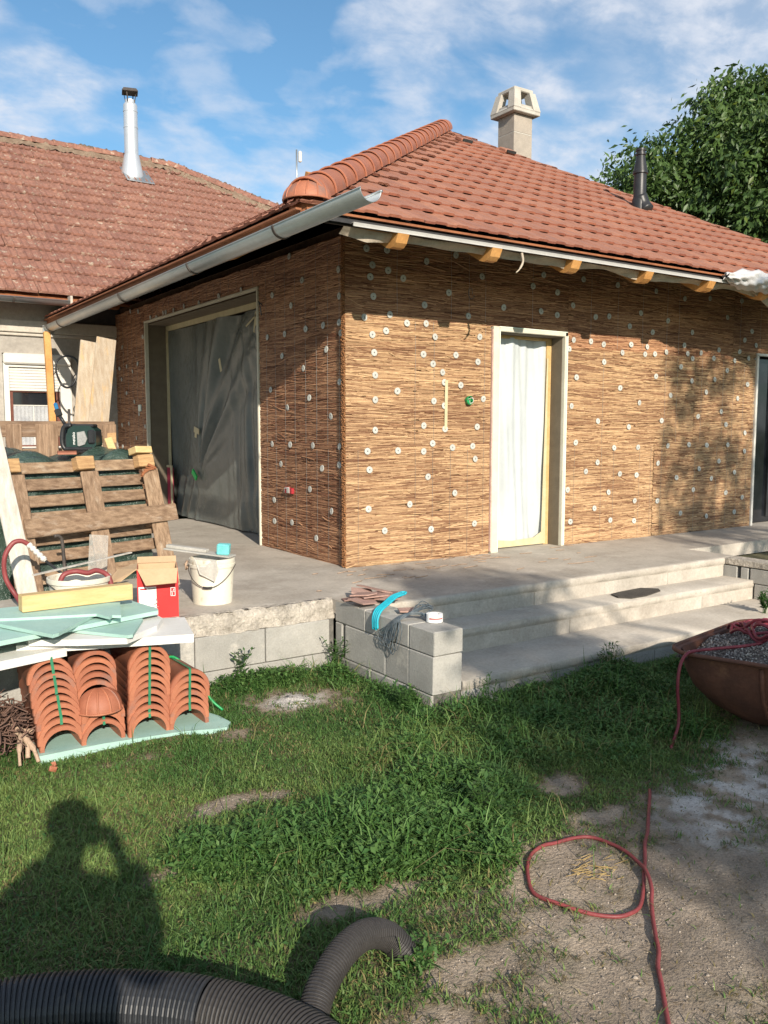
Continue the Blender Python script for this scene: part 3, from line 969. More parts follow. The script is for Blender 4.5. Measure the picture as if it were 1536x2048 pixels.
# ---- doorway in the front wall
dr = MB()
dr.box((1.607, -0.012, 1.075), (0.074, 0.05, 2.15), bev=0.004)
dr.box((2.10, -0.010, 2.128), (0.90, 0.046, 0.044), bev=0.004)
dr.box((2.532, -0.010, 1.075), (0.036, 0.046, 2.15), bev=0.004)
df = dr.build('door_frame', 'cream_trim', house, label='cream door surround with a pale green edge')
e = MB()
e.box((1.648, -0.036, 1.06), (0.008, 0.004, 2.11))
e.box((2.09, -0.0345, 2.148), (0.90, 0.004, 0.007))
e.box((2.546, -0.0345, 1.06), (0.008, 0.004, 2.11))
e.build('edge_bead', 'mint_trim', df)
pk = MB()
pk.box((1.562, -0.016, 1.07), (0.010, 0.035, 2.10))
pk.build('adhesive_strip', mat('pink_adhesive', (0.62, 0.42, 0.36), None, 8, 0.8, 0.2).name, df)
rv = MB()
rv.box((2.511, 0.08, 1.05), (0.006, 0.145, 2.10))
rv.box((2.08, 0.08, 2.103), (0.86, 0.145, 0.006))
rv.box((1.648, 0.08, 1.05), (0.006, 0.145, 2.10))
rv.build('reveal_panel', 'reveal_board', house)
fy = MB()
fy.box((2.475, 0.165, 1.05), (0.065, 0.025, 2.10), bev=0.003)
fy.box((2.05, 0.165, 2.085), (0.79, 0.025, 0.03), bev=0.003)
fy.build('inner_frame', 'foam_yellow', house)
ct = MB()


def door_film(u, v):
    x = 1.648 + 0.80 * u
    z = 0.05 + 2.03 * v
    d = 0.028 * math.sin(u * 9 + 1.2 * math.sin(v * 2.2)) + 0.010 * math.sin(u * 23 + v * 3.0 + 2 * math.sin(v * 4))
    d += 0.012 * math.sin((u + 0.8 * v) * 16) * (1 - v) ** 2 + 0.006 * math.sin(u * 47 + v * 5)
    return Vector((x, 0.185 + d, z))


ct.grid(door_film, 70, 90)
ct.build('plastic_sheet', 'film_white', house, label='white plastic sheet hung in the doorway')
tb = MB()
tb.prism([(1.655, 0.145, 0.012), (2.46, 0.145, 0.012), (2.46, 0.145, 0.20), (2.41, 0.146, 0.14), (2.30, 0.145, 0.085), (2.0, 0.147, 0.07), (1.80, 0.145, 0.09), (1.655, 0.145, 0.075)], (0, 0.004, 0))
tb.prism([(2.40, 0.143, 0.10), (2.455, 0.143, 0.10), (2.455, 0.143, 1.9), (2.44, 0.143, 1.9)], (0, 0.004, 0))
tb.build('masking_tape', 'tape_cream', house)

# ---- wide opening in the left wall
Y0, Y1, ZT = 1.70, 5.12, 2.57
lf = MB()
lf.box((-0.008, Y0, 1.285), (0.05, 0.026, 2.57), bev=0.003)
lf.box((-0.008, Y1, 1.285), (0.05, 0.026, 2.57), bev=0.003)
lf.box((-0.008, (Y0 + Y1) / 2, ZT + 0.012), (0.05, Y1 - Y0 + 0.04, 0.024), bev=0.003)
lf.build('opening_frame', 'cream_trim', house, label='thin cream edge around the wide opening')
lr = MB()
lr.box((0.15, Y1 + 0.010, 1.285), (0.27, 0.012, 2.57))
lr.box((0.15, Y0 - 0.010, 1.285), (0.27, 0.012, 2.57))
lr.box((0.15, (Y0 + Y1) / 2, ZT - 0.022), (0.27, Y1 - Y0 - 0.002, 0.012))
lr.build('reveal_panel', 'reveal_board', house)
li = MB()
li.box((0.275, (Y0 + Y1) / 2, 2.512), (0.03, Y1 - Y0 - 0.004, 0.062))
li.box((0.275, Y1 - 0.012, 1.25), (0.03, 0.03, 2.5))
li.build('inner_frame', 'tape_cream', house)
TY, TZ = 4.16, 0.57          # where the film is gathered by green tape


def big_film(u, v):
    y = Y0 + 0.01 + (Y1 - Y0 - 0.02) * u
    z = 0.02 + 2.46 * v
    dy, dz = y - TY, z - TZ
    a = math.atan2(dz, -dy)
    ww_ = max(0.0, 1 - abs(a - 1.0) / 0.62)
    r = math.hypot(dy, dz)
    f = (0.034 * math.sin(a * 15 + 0.9 * math.sin(r * 2.3)) + 0.020 * math.sin(a * 29 + r * 1.5)) * ww_
    f += (0.020 * math.sin(y * 15 + z * 1.1 + 0.8 * math.sin(z * 1.7)) + 0.012 * math.sin(y * 31 - z * 2.0)) * min(1, max(0, (3.4 - y) / 1.2)) * (1 - 0.6 * ww_) + 0.014 * math.sin(y * 4 + z * 1.3)
    f += 0.016 * math.sin((z + 0.35 * y) * 9) * max(0, 1 - z / 0.9) * min(1, max(0, (3.9 - y)))
    f *= 1.35 * min(1.0, r / 0.6)
    if y > TY and z < TZ:
        f += 0.03 * math.sin(y * 22 + z * 11) * 0.5
    f += 0.03 * math.exp(-((y - 2.0) ** 2 + (z - 2.3) ** 2) / 0.12) * math.sin(z * 40 + y * 20)
    return Vector((0.30 + f, y, z))


bf = MB()
bf.grid(big_film, 150, 120)
bf.build('plastic_sheet', 'film_grey', house, label='dusty grey plastic sheet closing the wide opening')
gt = MB()
gt.box((0.255, TY + 0.02, TZ + 0.03), (0.02, 0.16, 0.07), rotm(0.6, 0, 0), bev=0.004)
gt.build('green_tape', 'green_tape', house)
ta = MB()
ta.box((0.262, 2.35, 2.33), (0.004, 0.06, 0.22), rotm(0.25, 0, 0))
ta.box((0.262, 2.45, 2.36), (0.004, 0.30, 0.02), rotm(-0.35, 0, 0))
ta.box((0.262, 3.32, 1.93), (0.004, 0.05, 0.16), rotm(-0.35, 0, 0))
ta.box((0.262, 4.1, 1.16), (0.004, 0.17, 0.07), rotm(0.2, 0, 0))
ta.box((0.262, 4.13, 1.10), (0.004, 0.06, 0.06), rotm(0.2, 0, 0))
ta.build('masking_tape', 'tape_cream', house)
mg = MB()
mg.box((0.235, 5.0, 0.36), (0.03, 0.17, 0.60), bev=0.003)
mg.build('magenta_board', 'magenta', house)
mb2 = MB()
mb2.box((0.225, 4.93, 0.36), (0.02, 0.04, 0.62), bev=0.002)
mb2.box((0.225, 5.0, 0.675), (0.02, 0.19, 0.03), bev=0.002)
mb2.build('board_tape', 'tape_cream', house)

# ---- dark window at the right end
wf = MB()
wf.box((5.785, -0.012, 1.04), (0.035, 0.05, 2.08), bev=0.003)
wf.box((6.75, -0.012, 2.082), (1.97, 0.05, 0.03), bev=0.003)
wf.box((7.72, -0.012, 1.04), (0.035, 0.05, 2.08), bev=0.003)
wfo = wf.build('window_frame', 'white_pvc', house)
MB().box((6.75, 0.12, 1.04), (1.92, 0.01, 2.06)).build('pane', 'glass_dark', wfo)
MB().box((5.812, 0.07, 1.04), (0.01, 0.09, 2.06)).build('reveal_panel', 'reveal_board', wfo)
mk = MB()
mk.box((6.3, 0.10, 1.1), (0.05, 0.03, 2.04))
mk.build('mullion', 'black_plastic', wfo)

# ---- small fittings on the reed walls
sk = MB()
sk.lathe([(0.036, 0.0), (0.040, 0.035), (0.036, 0.036), (0.031, 0.008), (0.0, 0.006)], (1.276, -0.022, 1.453), 18, Rf.to_3x3())
so = sk.build('junction_box', 'green_plastic', house)
sw = MB()
sw.tube(smooth_path([(1.265, -0.03, 1.46), (1.285, -0.075, 1.475), (1.30, -0.07, 1.44), (1.28, -0.05, 1.425), (1.262, -0.065, 1.45)], 5), 0.004, 5)
sw.build('wire', 'white_pvc', so)
MB().box((1.018, -0.026, 1.41), (0.032, 0.006, 0.44), rotm(0, 0.01, 0)).build('batten_strip', 'tape_cream', house)
eb = MB()
eb.box((-0.03, 1.08, 0.606), (0.03, 0.075, 0.06), bev=0.004)
eb.box((-0.03, 1.0, 0.602), (0.03, 0.06, 0.055), bev=0.004)
ebo = eb.build('socket_box', mat('socket_red', (0.42, 0.03, 0.04), None, 20, 0.5, 0.1).name, house)
e2 = MB()
e2.box((-0.047, 1.04, 0.606), (0.006, 0.05, 0.05))
e2.tube([(-0.04, 1.03, 0.63), (-0.05, 1.10, 0.625), (-0.045, 1.12, 0.58)], 0.006, 5)
e2.build('socket_cover', 'washer', ebo)
MB().box((-0.028, 5.40, 1.46), (0.02, 0.09, 0.09), bev=0.004).build('wall_box', 'mint_trim', house)
for (x, z, s) in ((1.28, 2.42, 0.05),):
    m = MB()
    m.tube([(x + s * math.cos(k * 0.4) * 0.6, -0.03 - 0.002 * k, z + s * math.sin(k * 0.4)) for k in range(16)], 0.003, 4)
    m.build('cable_loop', 'wire_blue', house)
m = MB()
m.tube([(-0.02, 1.60, 2.40), (-0.05, 1.62, 2.44), (-0.06, 1.56, 2.38), (-0.04, 1.58, 2.30)], 0.006, 5)
m.build('cable_loop', 'wire_blue', house)

# ------------------------------------------------------------------ roof of the reed house
PK = 4.3
peak = Vector((PK, PK, EZ + SL * 5.3))
m = MB()
dz = -0.05
c0 = Vector((-0.975, -0.975, EZ + dz))
c1 = Vector((8.47, -0.975, EZ + dz))
c2 = Vector((-0.975, 6.42, EZ + dz))
pk0 = peak + Vector((0, 0, dz))
pk1 = Vector((PK, 6.42, peak.z + dz))
c3 = Vector((8.47, 6.42, EZ + dz))
d = (0, 0, -0.025)
m.prism([c0, c1, pk0], d)
m.prism([c2, c0, pk0, pk1], d)
m.prism([c1, c3, pk1, pk0], d)
m.prism([c2, pk1, c3], (0, 0.02, 0))
roof = m.build('roof', 'membrane_dark', house)

CAMR = cam.rotation_euler.to_matrix().transposed()


def cam_px(P):
    q = CAMR @ (Vector(P) - Vector(cam.location))
    if q.z > -0.1:
        return None
    f = 1716.0
    return (768 + f * q.x / -q.z, 1024 - f * q.y / -q.z, -q.z)


def tile_profile(kind, tw):
    if kind == 'new':
        return [(0, 0.0), (0.42 * tw, 0.0), (0.48 * tw, 0.009), (0.92 * tw, 0.009), (tw - 0.003, 0.003)]
    return [(0, 0.002), (0.10 * tw, 0.024), (0.22 * tw, 0.004), (0.42 * tw, 0.002), (0.52 * tw, 0.023), (0.64 * tw, 0.003), (0.9 * tw, 0.002), (tw - 0.004, 0.010)]


def tile_mesh(kind, tw, tl, matname, th=0.017):
    pr = tile_profile(kind, tw)
    m = MB()
    n = len(pr)
    vs = []
    for y in (0.0, tl):
        for x, z in pr:
            vs.append((x, y, z))
        for x, z in pr:
            vs.append((x, y, min(z, 0.006) - th))
    fs, ff = [], []
    for i in range(n - 1):
        fs.append((i, i + 1, 2 * n + i + 1, 2 * n + i))              # top
        ff.append((i, n + i, n + i + 1, i + 1))                      # front edge
    fs.append((0, 2 * n, 3 * n, n))
    fs.append((n - 1, 2 * n - 1, 4 * n - 1, 3 * n - 1))
    fs.append(tuple([n + i for i in range(n)] + [3 * n + i for i in range(n)][::-1]))
    m.add(vs, fs)
    m.add([vs[q] for q in range(2 * n)], ff, 1)
    return m.mesh('roof_tile', [matname, 'tile_edge_shade' if kind == 'new' else matname])


def tile_roof(parent, O, u, w, slope, L, run, clips, kind, tw, gauge, tl, matname, limit, name, stagger=True, org=Vector((0, 0, 0)), jitter=0.0, skip=()):
    u, w = Vector(u), Vector(w)
    cs = 1 / math.sqrt(1 + slope * slope)
    v = (w + Vector((0, 0, slope))) * cs
    nrm = u.cross(v)
    if nrm.z < 0:
        nrm = -nrm
    flip = u.cross(v).z < 0
    base = tile_mesh(kind, tw, tl, matname, 0.0165 if kind == 'new' else 0.028)
    tilt = (0.021 if kind == 'new' else 0.034) / gauge
    vv = (v - nrm * tilt).normalized()
    nn = (nrm + v * tilt).normalized()
    B = Matrix((u, vv, nn)).transposed()
    items = []
    rows = int(run / cs / gauge) + 1
    for k in range(rows):
        v0 = k * gauge
        off = -(tw / 2) if (stagger and k % 2) else 0.0
        i = -1
        while i * tw + off < L:
            u0 = i * tw + off
            i += 1
            if (k, i) in skip:
                continue
            corners = [(u0 + a, (v0 + b) * cs) for a in (0, tw) for b in (0, tl)]
            st = 1
            cuts = []
            for (a, b, dd) in clips:
                f = [a * x + b * y - dd for x, y in corners]
                if min(f) > -0.02:
                    st = 0
                    break
                if max(f) > 0.0:
                    cuts.append((a, b, dd))
            if not st:
                continue
            P = O + u * u0 + v * v0 + nrm * (0.021 if kind == 'new' else 0.034)
            px = cam_px(P + u * tw / 2)
            vis = px is not None and -30 < px[0] < 1566 and -30 < px[1] < 2078
            items.append((0 if vis else 1, px[2] if px else 1e9, u0, v0, P, cuts))
    items.sort(key=lambda t: t[:2])
    rest = []
    for n, (nv, dist, u0, v0, P, cuts) in enumerate(items):
        me = base
        if cuts:
            bm = bmesh.new()
            bm.from_mesh(base)
            for (a, b, dd) in cuts:
                no = Vector((a, b * cs, 0))
                co = no * ((dd - a * u0 - b * cs * v0) / no.length_squared)
                bmesh.ops.bisect_plane(bm, geom=bm.verts[:] + bm.edges[:] + bm.faces[:], plane_co=co, plane_no=no, clear_outer=True)
            if not bm.faces:
                bm.free()
                continue
            be = [e for e in bm.edges if e.is_boundary]
            bmesh.ops.holes_fill(bm, edges=be, sides=0)
            me = bpy.data.meshes.new('roof_tile')
            bm.to_mesh(me)
            bm.free()
            for mm in base.materials:
                me.materials.append(mm)
        J = Matrix.Translation((random.uniform(-jitter, jitter), random.uniform(-jitter, jitter), random.uniform(0, jitter))) @ Matrix.Rotation(random.uniform(-1, 1) * jitter * 2, 4, 'Z') @ Matrix.Rotation(random.uniform(-1, 1) * jitter * 1.2, 4, 'X')
        X = Matrix.Translation(P - org) @ B.to_4x4() @ J
        if n < limit and nv == 0:
            o = link_mesh('roof_tile', me, parent)
            o.matrix_local = X
        else:
            rest.append((me, X))
    if rest:
        bm = bmesh.new()
        for me, X in rest:
            t = me.copy()
            t.transform(X)
            bm.from_mesh(t)
            bpy.data.meshes.remove(t)
        me = bpy.data.meshes.new(name)
        bm.to_mesh(me)
        bm.free()
        for mm in base.materials:
            me.materials.append(mm)
        o = link_mesh(name, me, parent)
        o['kind'] = 'stuff'


tile_roof(roof, Vector((-1, -1, EZ)), (1, 0, 0), (0, 1, 0), SL, 9.5, 5.28, [(-1, 1, 0.0), (1, 0.7925, 9.5)], 'new', 0.208, 0.349, 0.385, 'tile_new', 299, 'roof_tiling', jitter=0.005)
tile_roof(roof, Vector((-1, 6.4, EZ)), (0, -1, 0), (1, 0, 0), SL, 7.4, 5.28, [(1, 1, 7.4), (-1, 0, 0.0)], 'new', 0.208, 0.349, 0.385, 'tile_new', 0, 'roof_tiling')
tile_roof(roof, Vector((8.5, -1, EZ)), (0, 1, 0), (-1, 0, 0), 0.694, 7.4, 4.18, [(-1, 1.2619, 0.0), (1, 0, 7.4)], 'new', 0.208, 0.349, 0.385, 'tile_new', 0, 'roof_tiling')

# hip ridge tiles from the eave corner to the peak
hd = Vector((1, 1, SL)).normalized()
hx = Vector((1, -1, 0)).normalized()
hn = hx.cross(hd)
if hn.z < 0:
    hn = -hn
Bh = Matrix((hx, hn, hd)).transposed()       # local z runs up the hip, local y points out of the roof


def ridge_tile_mesh(r0=0.134, r1=0.123, L=0.43, n=14, nm='ridge_tile', matname='tile_ridge', lip=0.007):
    m = MB()
    prof = [(r0 - lip, 0.0), (r0, 0.0), (r0 + 0.003, 0.005), (r0 + 0.003, 0.030), (r0 - 0.001, 0.036), (r1, L), (r1 - 0.014, L), (r0 - max(0.02, lip + 0.002), 0.03), (r0 - lip, 0.0)]
    m.lathe(prof, n=n, a0=-0.12, a1=math.pi + 0.12)
    return m.mesh(nm, matname)


rtm = ridge_tile_mesh()
hlen = math.sqrt(5.3 ** 2 * 2 + (5.3 * SL) ** 2)
s = 0.16
k = 0
while s < hlen - 0.05:
    P = Vector((-1, -1, EZ)) + hd * s + hn * 0.015
    o = link_mesh('ridge_tile', rtm, roof)
    o.matrix_local = Matrix.Translation(P) @ Bh.to_4x4() @ Matrix.Rotation(random.uniform(-0.03, 0.03), 4, 'Z') @ Matrix.Rotation(0.022 + random.uniform(-0.008, 0.008), 4, 'X')
    s += 0.362
    k += 1
st = MB()
DC = Vector((-1, -1, EZ)) + hd * 0.20 - hn * 0.012
fwd = Vector((-1, -1, 0)).normalized()
side = Vector((1, -1, 0)).normalized()


def dome_pt(az, el, r=0.142):
    return DC + (fwd * math.cos(az) + side * math.sin(az)) * (r * 1.18 * math.cos(el)) + Vector((0, 0, 1)) * (r * 1.0 * math.sin(el)) + hd * (0.10 * math.sin(el) ** 2)


st.grid(lambda u, v: dome_pt(-1.75 + 3.5 * u, 1.57 * v), 20, 10)
st.grid(lambda u, v: dome_pt(-1.75 + 3.5 * u, 1.57 * v, 0.134), 20, 4)
sto = st.build('hip_end_tile', 'tile_ridge', roof)
rb = MB()
for az in (-1.2, -0.72, -0.24, 0.24, 0.72, 1.2):
    rb.tube([dome_pt(az, 1.45 * t / 8, 0.1425) for t in range(9)], [0.006] * 6 + [0.0045, 0.003, 0.002], 5, False)
rb.tube([dome_pt(-1.75 + 3.5 * t / 20, -0.02, 0.1425) for t in range(21)], 0.007, 5, False)
rb.build('rib', 'tile_ridge', sto, kind='stuff')

fl_ = MB()
fl_.lathe([(0.0, 0.075), (0.10, 0.06), (0.135, 0.0), (0.12, -0.06), (0.0, -0.08)], DC - hn * 0.05, 16, sx=1.0, sy=1.0)
fl_.build('ridge_mortar', 'wood_stain', roof)

# two small ventilation tiles near the top
for (x, y) in ((3.96, 3.39), (4.70, 3.32)):
    z = roof_z(99, y)
    m = MB()
    m.box((x, y, z + 0.05), (0.20, 0.16, 0.05), rotm(math.atan(SL), 0, 0), bev=0.01)
    o = m.build('vent_tile', 'tile_new', roof)
    MB().box((x, y - 0.088, z + 0.012), (0.16, 0.02, 0.035), rotm(math.atan(SL), 0, 0)).build('vent_hole', 'hole_dark', o)

# eaves: battens, drip trim, membrane, rafters
m = MB()
m.bar((-0.93, -0.968, 2.682), (8.45, -0.968, 2.682), 0.02, 0.016)
m.build('eave_batten', 'wood_stain', house)
m = MB()
m.bar((-0.965, -0.94, 2.635), (-0.965, 6.40, 2.635), 0.022, 0.085)
m.bar((-0.99, -0.97, 2.672), (-0.99, 6.40, 2.672), 0.045, 0.014)
m.build('fascia_board', 'wood_stain', house)
m = MB()
m.box((3.65, -1.0, 2.621), (8.45, 0.005, 0.026), rotm(0.35, 0, 0))
m.box((3.65, -0.975, 2.632), (8.45, 0.05, 0.004))
m.box((3.65, -1.004, 2.607), (8.45, 0.010, 0.006))
m.build('drip_trim', 'trim_grey', house)
RAFT = [-0.15, 0.75, 1.64, 2.57, 3.48, 4.4, 5.3, 6.2, 7.1, 8.0]


def rafter(P0, P1, wdir):
    """tail rounded underneath at the outer end."""
    P0, P1 = Vector(P0), Vector(P1)
    d = (P1 - P0).normalized()
    up = Vector(wdir).cross(d)
    if up.z < 0:
        up = -up
    prof = [P0 + up * 0.07 + d * 0.0, P0 + up * 0.0, P0 - up * 0.04 + d * 0.02, P0 - up * 0.065 + d * 0.055, P0 - up * 0.075 + d * 0.10, P1 - up * 0.075, P1 + up * 0.07]
    w = Vector(wdir).normalized()
    return MB().prism([p - w * 0.05 for p in prof], w * 0.10)


for x in RAFT:
    rafter((x, -0.975, roof_z(99, -0.975) - 0.172), (x, 0.4, roof_z(99, 0.4) - 0.172), (1, 0, 0)).build('rafter', 'wood_new', house)
for y in (0.45, 1.35, 2.25, 3.12, 4.02, 4.81, 5.7):
    rafter((-0.93, y, EZ + SL * 0.07 - 0.135), (0.4, y, EZ + SL * 1.4 - 0.135), (0, 1, 0)).build('rafter', 'wood_new', house)
m = MB()


def memb(u, v):
    x = -0.62 + 6.3 * u
    near = min(abs(x - r - 0.08) for r in RAFT)
    drop = 0.012 + 0.045 * float(vnoise(x, 0.3, 2.3, 4)) + 0.05 * max(0, 1 - near / 0.25) * float(vnoise(x, 2, 5, 9))
    if x < -0.1:
        drop += 0.055 * max(0, 1 - abs(x + 0.40) / 0.30)
    y = -0.935 + 0.05 * v + 0.01 * math.sin(x * 13 + v * 3)
    return Vector((x, y, 2.610 - (drop + 0.005) * v))


m.grid(memb, 220, 5)
m.build('roof_membrane', 'membrane', house, label='beige roofing membrane hanging from the front eave')
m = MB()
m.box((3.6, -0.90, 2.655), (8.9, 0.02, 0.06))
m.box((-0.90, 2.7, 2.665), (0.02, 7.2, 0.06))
m.build('eave_gap_shade', 'membrane_dark', house)  # dark strips standing in for the shade in the eave gap
m = MB()
m.tube(smooth_path([(1.02, -0.99, 2.60), (1.03, -0.995, 2.53), (1.0, -0.99, 2.47), (0.97, -0.98, 2.44)], 4), [0.012] * 4 + [0.010] * 4 + [0.006] * 4 + [0.003], 5)
m.build('membrane_strip', 'membrane', house)


def bundle(u, v):
    x = 3.62 + 1.7 * u
    a = v * 2 * math.pi
    r = 0.03 + 0.085 * min(1, u * 5) * (0.8 + 0.5 * float(vnoise(x * 3, math.sin(a), 2.5, 3)))
    r += 0.014 * math.sin(a * 5 + x * 21) + 0.010 * math.sin(a * 9 - x * 37)
    return Vector((x, -1.05 + 0.10 * u + r * 1.1 * math.cos(a), 2.66 - 0.02 * u + r * 0.75 * math.sin(a)))


m = MB()
m.grid(bundle, 80, 28)
m.prism([(4.05, -0.98, 2.62), (5.6, -0.85, 2.62), (5.6, -0.55, 2.15), (5.1, -0.75, 2.36)], (0.0, 0.01, 0.0), mi=1)
m.build('roofing_sheet', ['sheet_white', 'membrane'], house, label='crumpled white sheet rolled over the eave')
m = MB()
m.tube([(4.33, -1.05, 2.70), (4.35, -1.05, 2.83)], 0.006, 5)
m.build('sheet_stake', 'membrane', house)

# front gutter piece along the left eave, half round, running past the corner
gm = MB()


def gutter(m, P0, P1, r, mi=0, t=0.004):
    P0, P1 = Vector(P0), Vector(P1)
    d = (P1 - P0).normalized()
    z = Vector((0, 0, 1))
    sx = z.cross(d).normalized()
    n = 14
    vs, fs = [], []
    for rr in (r, r - t):
        for P in (P0, P1):
            for k in range(n + 1):
                a = math.pi + math.pi * k / n
                vs.append(P + sx * rr * math.cos(a) + z * rr * math.sin(a))
    for L in (0, 2):
        for k in range(n):
            fs.append((L * (n + 1) + k, L * (n + 1) + k + 1, (L + 1) * (n + 1) + k + 1, (L + 1) * (n + 1) + k))
    for e in (0, 1):
        for k in range(n):
            fs.append((e * (n + 1) + k, e * (n + 1) + k + 1, (e + 2) * (n + 1) + k + 1, (e + 2) * (n + 1) + k))
    m.add(vs, fs, mi, True)
    for sg in (-1, 1):
        m.tube([P0 + sx * sg * r, P1 + sx * sg * r], 0.009 if sg < 0 else 0.005, 8, True, mi)


GA, GB = Vector((-1.065, -1.98, 2.565)), Vector((-1.065, 5.9, 2.530))
gutter(gm, GA, GB, 0.073)
gto = gm.build('gutter', 'zinc', house, label='half round zinc gutter running past the roof corner')


def hoop(P, r, d, w=0.028):
    m = MB()
    sx = Vector((0, 0, 1)).cross(d).normalized()
    for k in range(12):
        a0, a1 = math.pi * (1 + k / 12), math.pi * (1 + (k + 1) / 12)
        q0 = P + sx * r * math.cos(a0) + Vector((0, 0, r * math.sin(a0)))
        q1 = P + sx * r * math.cos(a1) + Vector((0, 0, r * math.sin(a1)))
        m.bar(q0, q1, w, 0.005, up=(q0 + q1) / 2 - P)
    return m


for y in (-0.876, 0.701, 2.592, 5.15, 5.72):
    P = GA + (GB - GA) * ((y - GA.y) / (GB.y - GA.y))
    hoop(P, 0.0785, Vector((0, 1, 0))).build('bracket', 'dark_metal', gto)
m = MB()
m.box((-1.065, 5.91, 2.49), (0.15, 0.012, 0.11))
m.build('end_cap', 'zinc', gto)

# masonry chimney behind the hip
cxm, cym, cs_ = 5.505, 4.055, 0.37
ch = MB()
for z0, z1 in ((3.9, 4.99), (5.0, 5.655), (5.67, 5.935)):
    pass
chim = MB().box((cxm, cym, 4.6), (cs_, cs_, 1.4), bev=0.006).build('chimney', 'chimney_block', roof)
MB().box((cxm, cym, 5.48), (cs_, cs_, 0.345), bev=0.006).build('chimney_stone', 'chimney_block', chim)
MB().box((cxm, cym, 5.80), (cs_, cs_, 0.27), bev=0.006).build('chimney_stone', 'chimney_block', chim)
MB().box((cxm, cym, 5.659), (cs_ - 0.004, cs_ - 0.004, 0.014)).build('mortar_joint', 'cast_stone', chim)
cp = MB()
cp.box((cxm, cym, 5.965), (0.54, 0.54, 0.055), bev=0.008)
cp.lathe([(0.30, 5.93), (0.385, 5.992), (0.35, 6.03)], (cxm, cym, 0), 4, rotm(0, 0, math.pi / 4), smooth=False)
for sx in (-1, 1):
    for sy in (-1, 1):
        b = Vector((cxm + sx * 0.20, cym + sy * 0.20, 6.0))
        t = Vector((cxm + sx * 0.150, cym + sy * 0.150, 6.27))
        h0, h1 = 0.072, 0.062
        vs = [b + Vector((i * h0, j * h0, 0)) for i, j in ((-1, -1), (1, -1), (1, 1), (-1, 1))] + [t + Vector((i * h1, j * h1, 0)) for i, j in ((-1, -1), (1, -1), (1, 1), (-1, 1))]
        cp.add(vs, [(0, 1, 2, 3), (4, 5, 6, 7), (0, 1, 5, 4), (1, 2, 6, 5), (2, 3, 7, 6), (3, 0, 4, 7)])
cp.box((cxm, cym, 6.295), (0.385, 0.385, 0.06), bev=0.012)
for a, b_ in (((0, -0.215), (0.40, 0.03)), ((0, 0.215), (0.40, 0.03)), ((-0.215, 0), (0.03, 0.40)), ((0.215, 0), (0.03, 0.40))):
    cp.box((cxm + a[0], cym + a[1], 6.035), (b_[0], b_[1], 0.06))
cp.build('chimney_cap', 'cast_stone', chim)

# black boiler flue on the front slope
vx, vy = 5.165, 1.32
vz = roof_z(99, vy)
m = MB()
m.lathe([(0.10, vz - 0.05), (0.10, vz + 0.02), (0.092, vz + 0.12), (0.080, vz + 0.15), (0.078, vz + 0.43), (0.095, vz + 0.435), (0.095, vz + 0.465), (0.088, vz + 0.47),
         (0.056, vz + 0.64), (0.052, vz + 0.66), (0.066, vz + 0.665), (0.066, vz + 0.685), (0.056, vz + 0.69), (0.056, vz + 0.71), (0.066, vz + 0.715), (0.066, vz + 0.74), (0.0, vz + 0.755)], (vx, vy, 0), 20)
m.tube(smooth_path([(vx + 0.0, vy, vz + 0.16), (vx + 0.025, vy - 0.03, vz + 0.05), (vx + 0.04, vy - 0.09, vz - 0.03)], 4), 0.095, 14)
fl = m.build('flue_pipe', 'black_plastic', roof)
m = MB()
m.box((vx, vy, vz + 0.012), (0.56, 0.50, 0.012), rotm(math.atan(SL), 0, 0), bev=0.003)
m.build('flashing', 'tile_new', fl)

# thin aerial mast on the left slope
m = MB()
m.tube([(2.85, 6.2, 4.75), (2.85, 6.2, 5.56)], 0.014, 6)
am = m.build('aerial_mast', 'zinc', roof)
MB().box((2.905, 6.19, 5.46), (0.05, 0.05, 0.17), bev=0.012).build('antenna_panel', 'white_pvc', am)

# ------------------------------------------------------------------ old house behind
OY = 6.46
old = thing('old_house', 'older rendered house with a weathered red tile roof and steel flue', 'house', (-2.5, OY, 0.0))
oorg = ORG[old.name]
m = MB()
m.box((-4.0, OY + 0.2, 0.95), (4.88, 0.4, 4.2))
m.box((-1.11, OY + 0.2, 2.6275), (0.9, 0.4, 0.845))
m.box((-1.11, OY + 0.2, -0.05), (0.9, 0.4, 1.9))
m.box((-0.33, OY + 0.2, 0.95), (0.66, 0.4, 4.2))
m.box((-6.3, 9.2, 0.95), (0.3, 5.2, 4.2))
m.box((-1.8, 12.5, 0.95), (9, 0.3, 4.2))
m.box((2.4, 9.3, 0.95), (0.3, 5.6, 4.2))
m.build('wall', 'plaster_grey', old)
m = MB()
m.box((-3.2, OY - 0.035, 2.572), (6.4, 0.07, 0.165), bev=0.008)
m.box((-3.2, OY - 0.02, 2.465), (6.4, 0.04, 0.04), bev=0.006)
m.build('cornice', 'plaster_pale', old)
MB().box((-3.2, OY - 0.008, 2.508), (6.4, 0.016, 0.022)).build('brick_course', 'brick_red', old)
MB().box((-3.1, OY - 0.10, 2.90), (6.2, 0.20, 0.03)).build('soffit_board', 'wood_stain', old)
# window with roller shutter
wx0, wx1 = -1.555, -0.665
def ring_frame(x0, x1, z0, z1, w, y0, y1, w_r=None):
    w_r = w_r or w
    m = MB()
    vs = []
    for y in (y0, y1):
        vs += [(x0, y, z0), (x1, y, z0), (x1, y, z1), (x0, y, z1), (x0 + w, y, z0 + w), (x1 - w_r, y, z0 + w), (x1 - w_r, y, z1 - w), (x0 + w, y, z1 - w)]
    fs = []
    for i in range(4):
        j = (i + 1) % 4
        fs += [(i, j, 4 + j, 4 + i), (8 + i, 8 + j, 12 + j, 12 + i), (i, j, 8 + j, 8 + i), (4 + i, 4 + j, 12 + j, 12 + i)]
    return m.add(vs, fs)


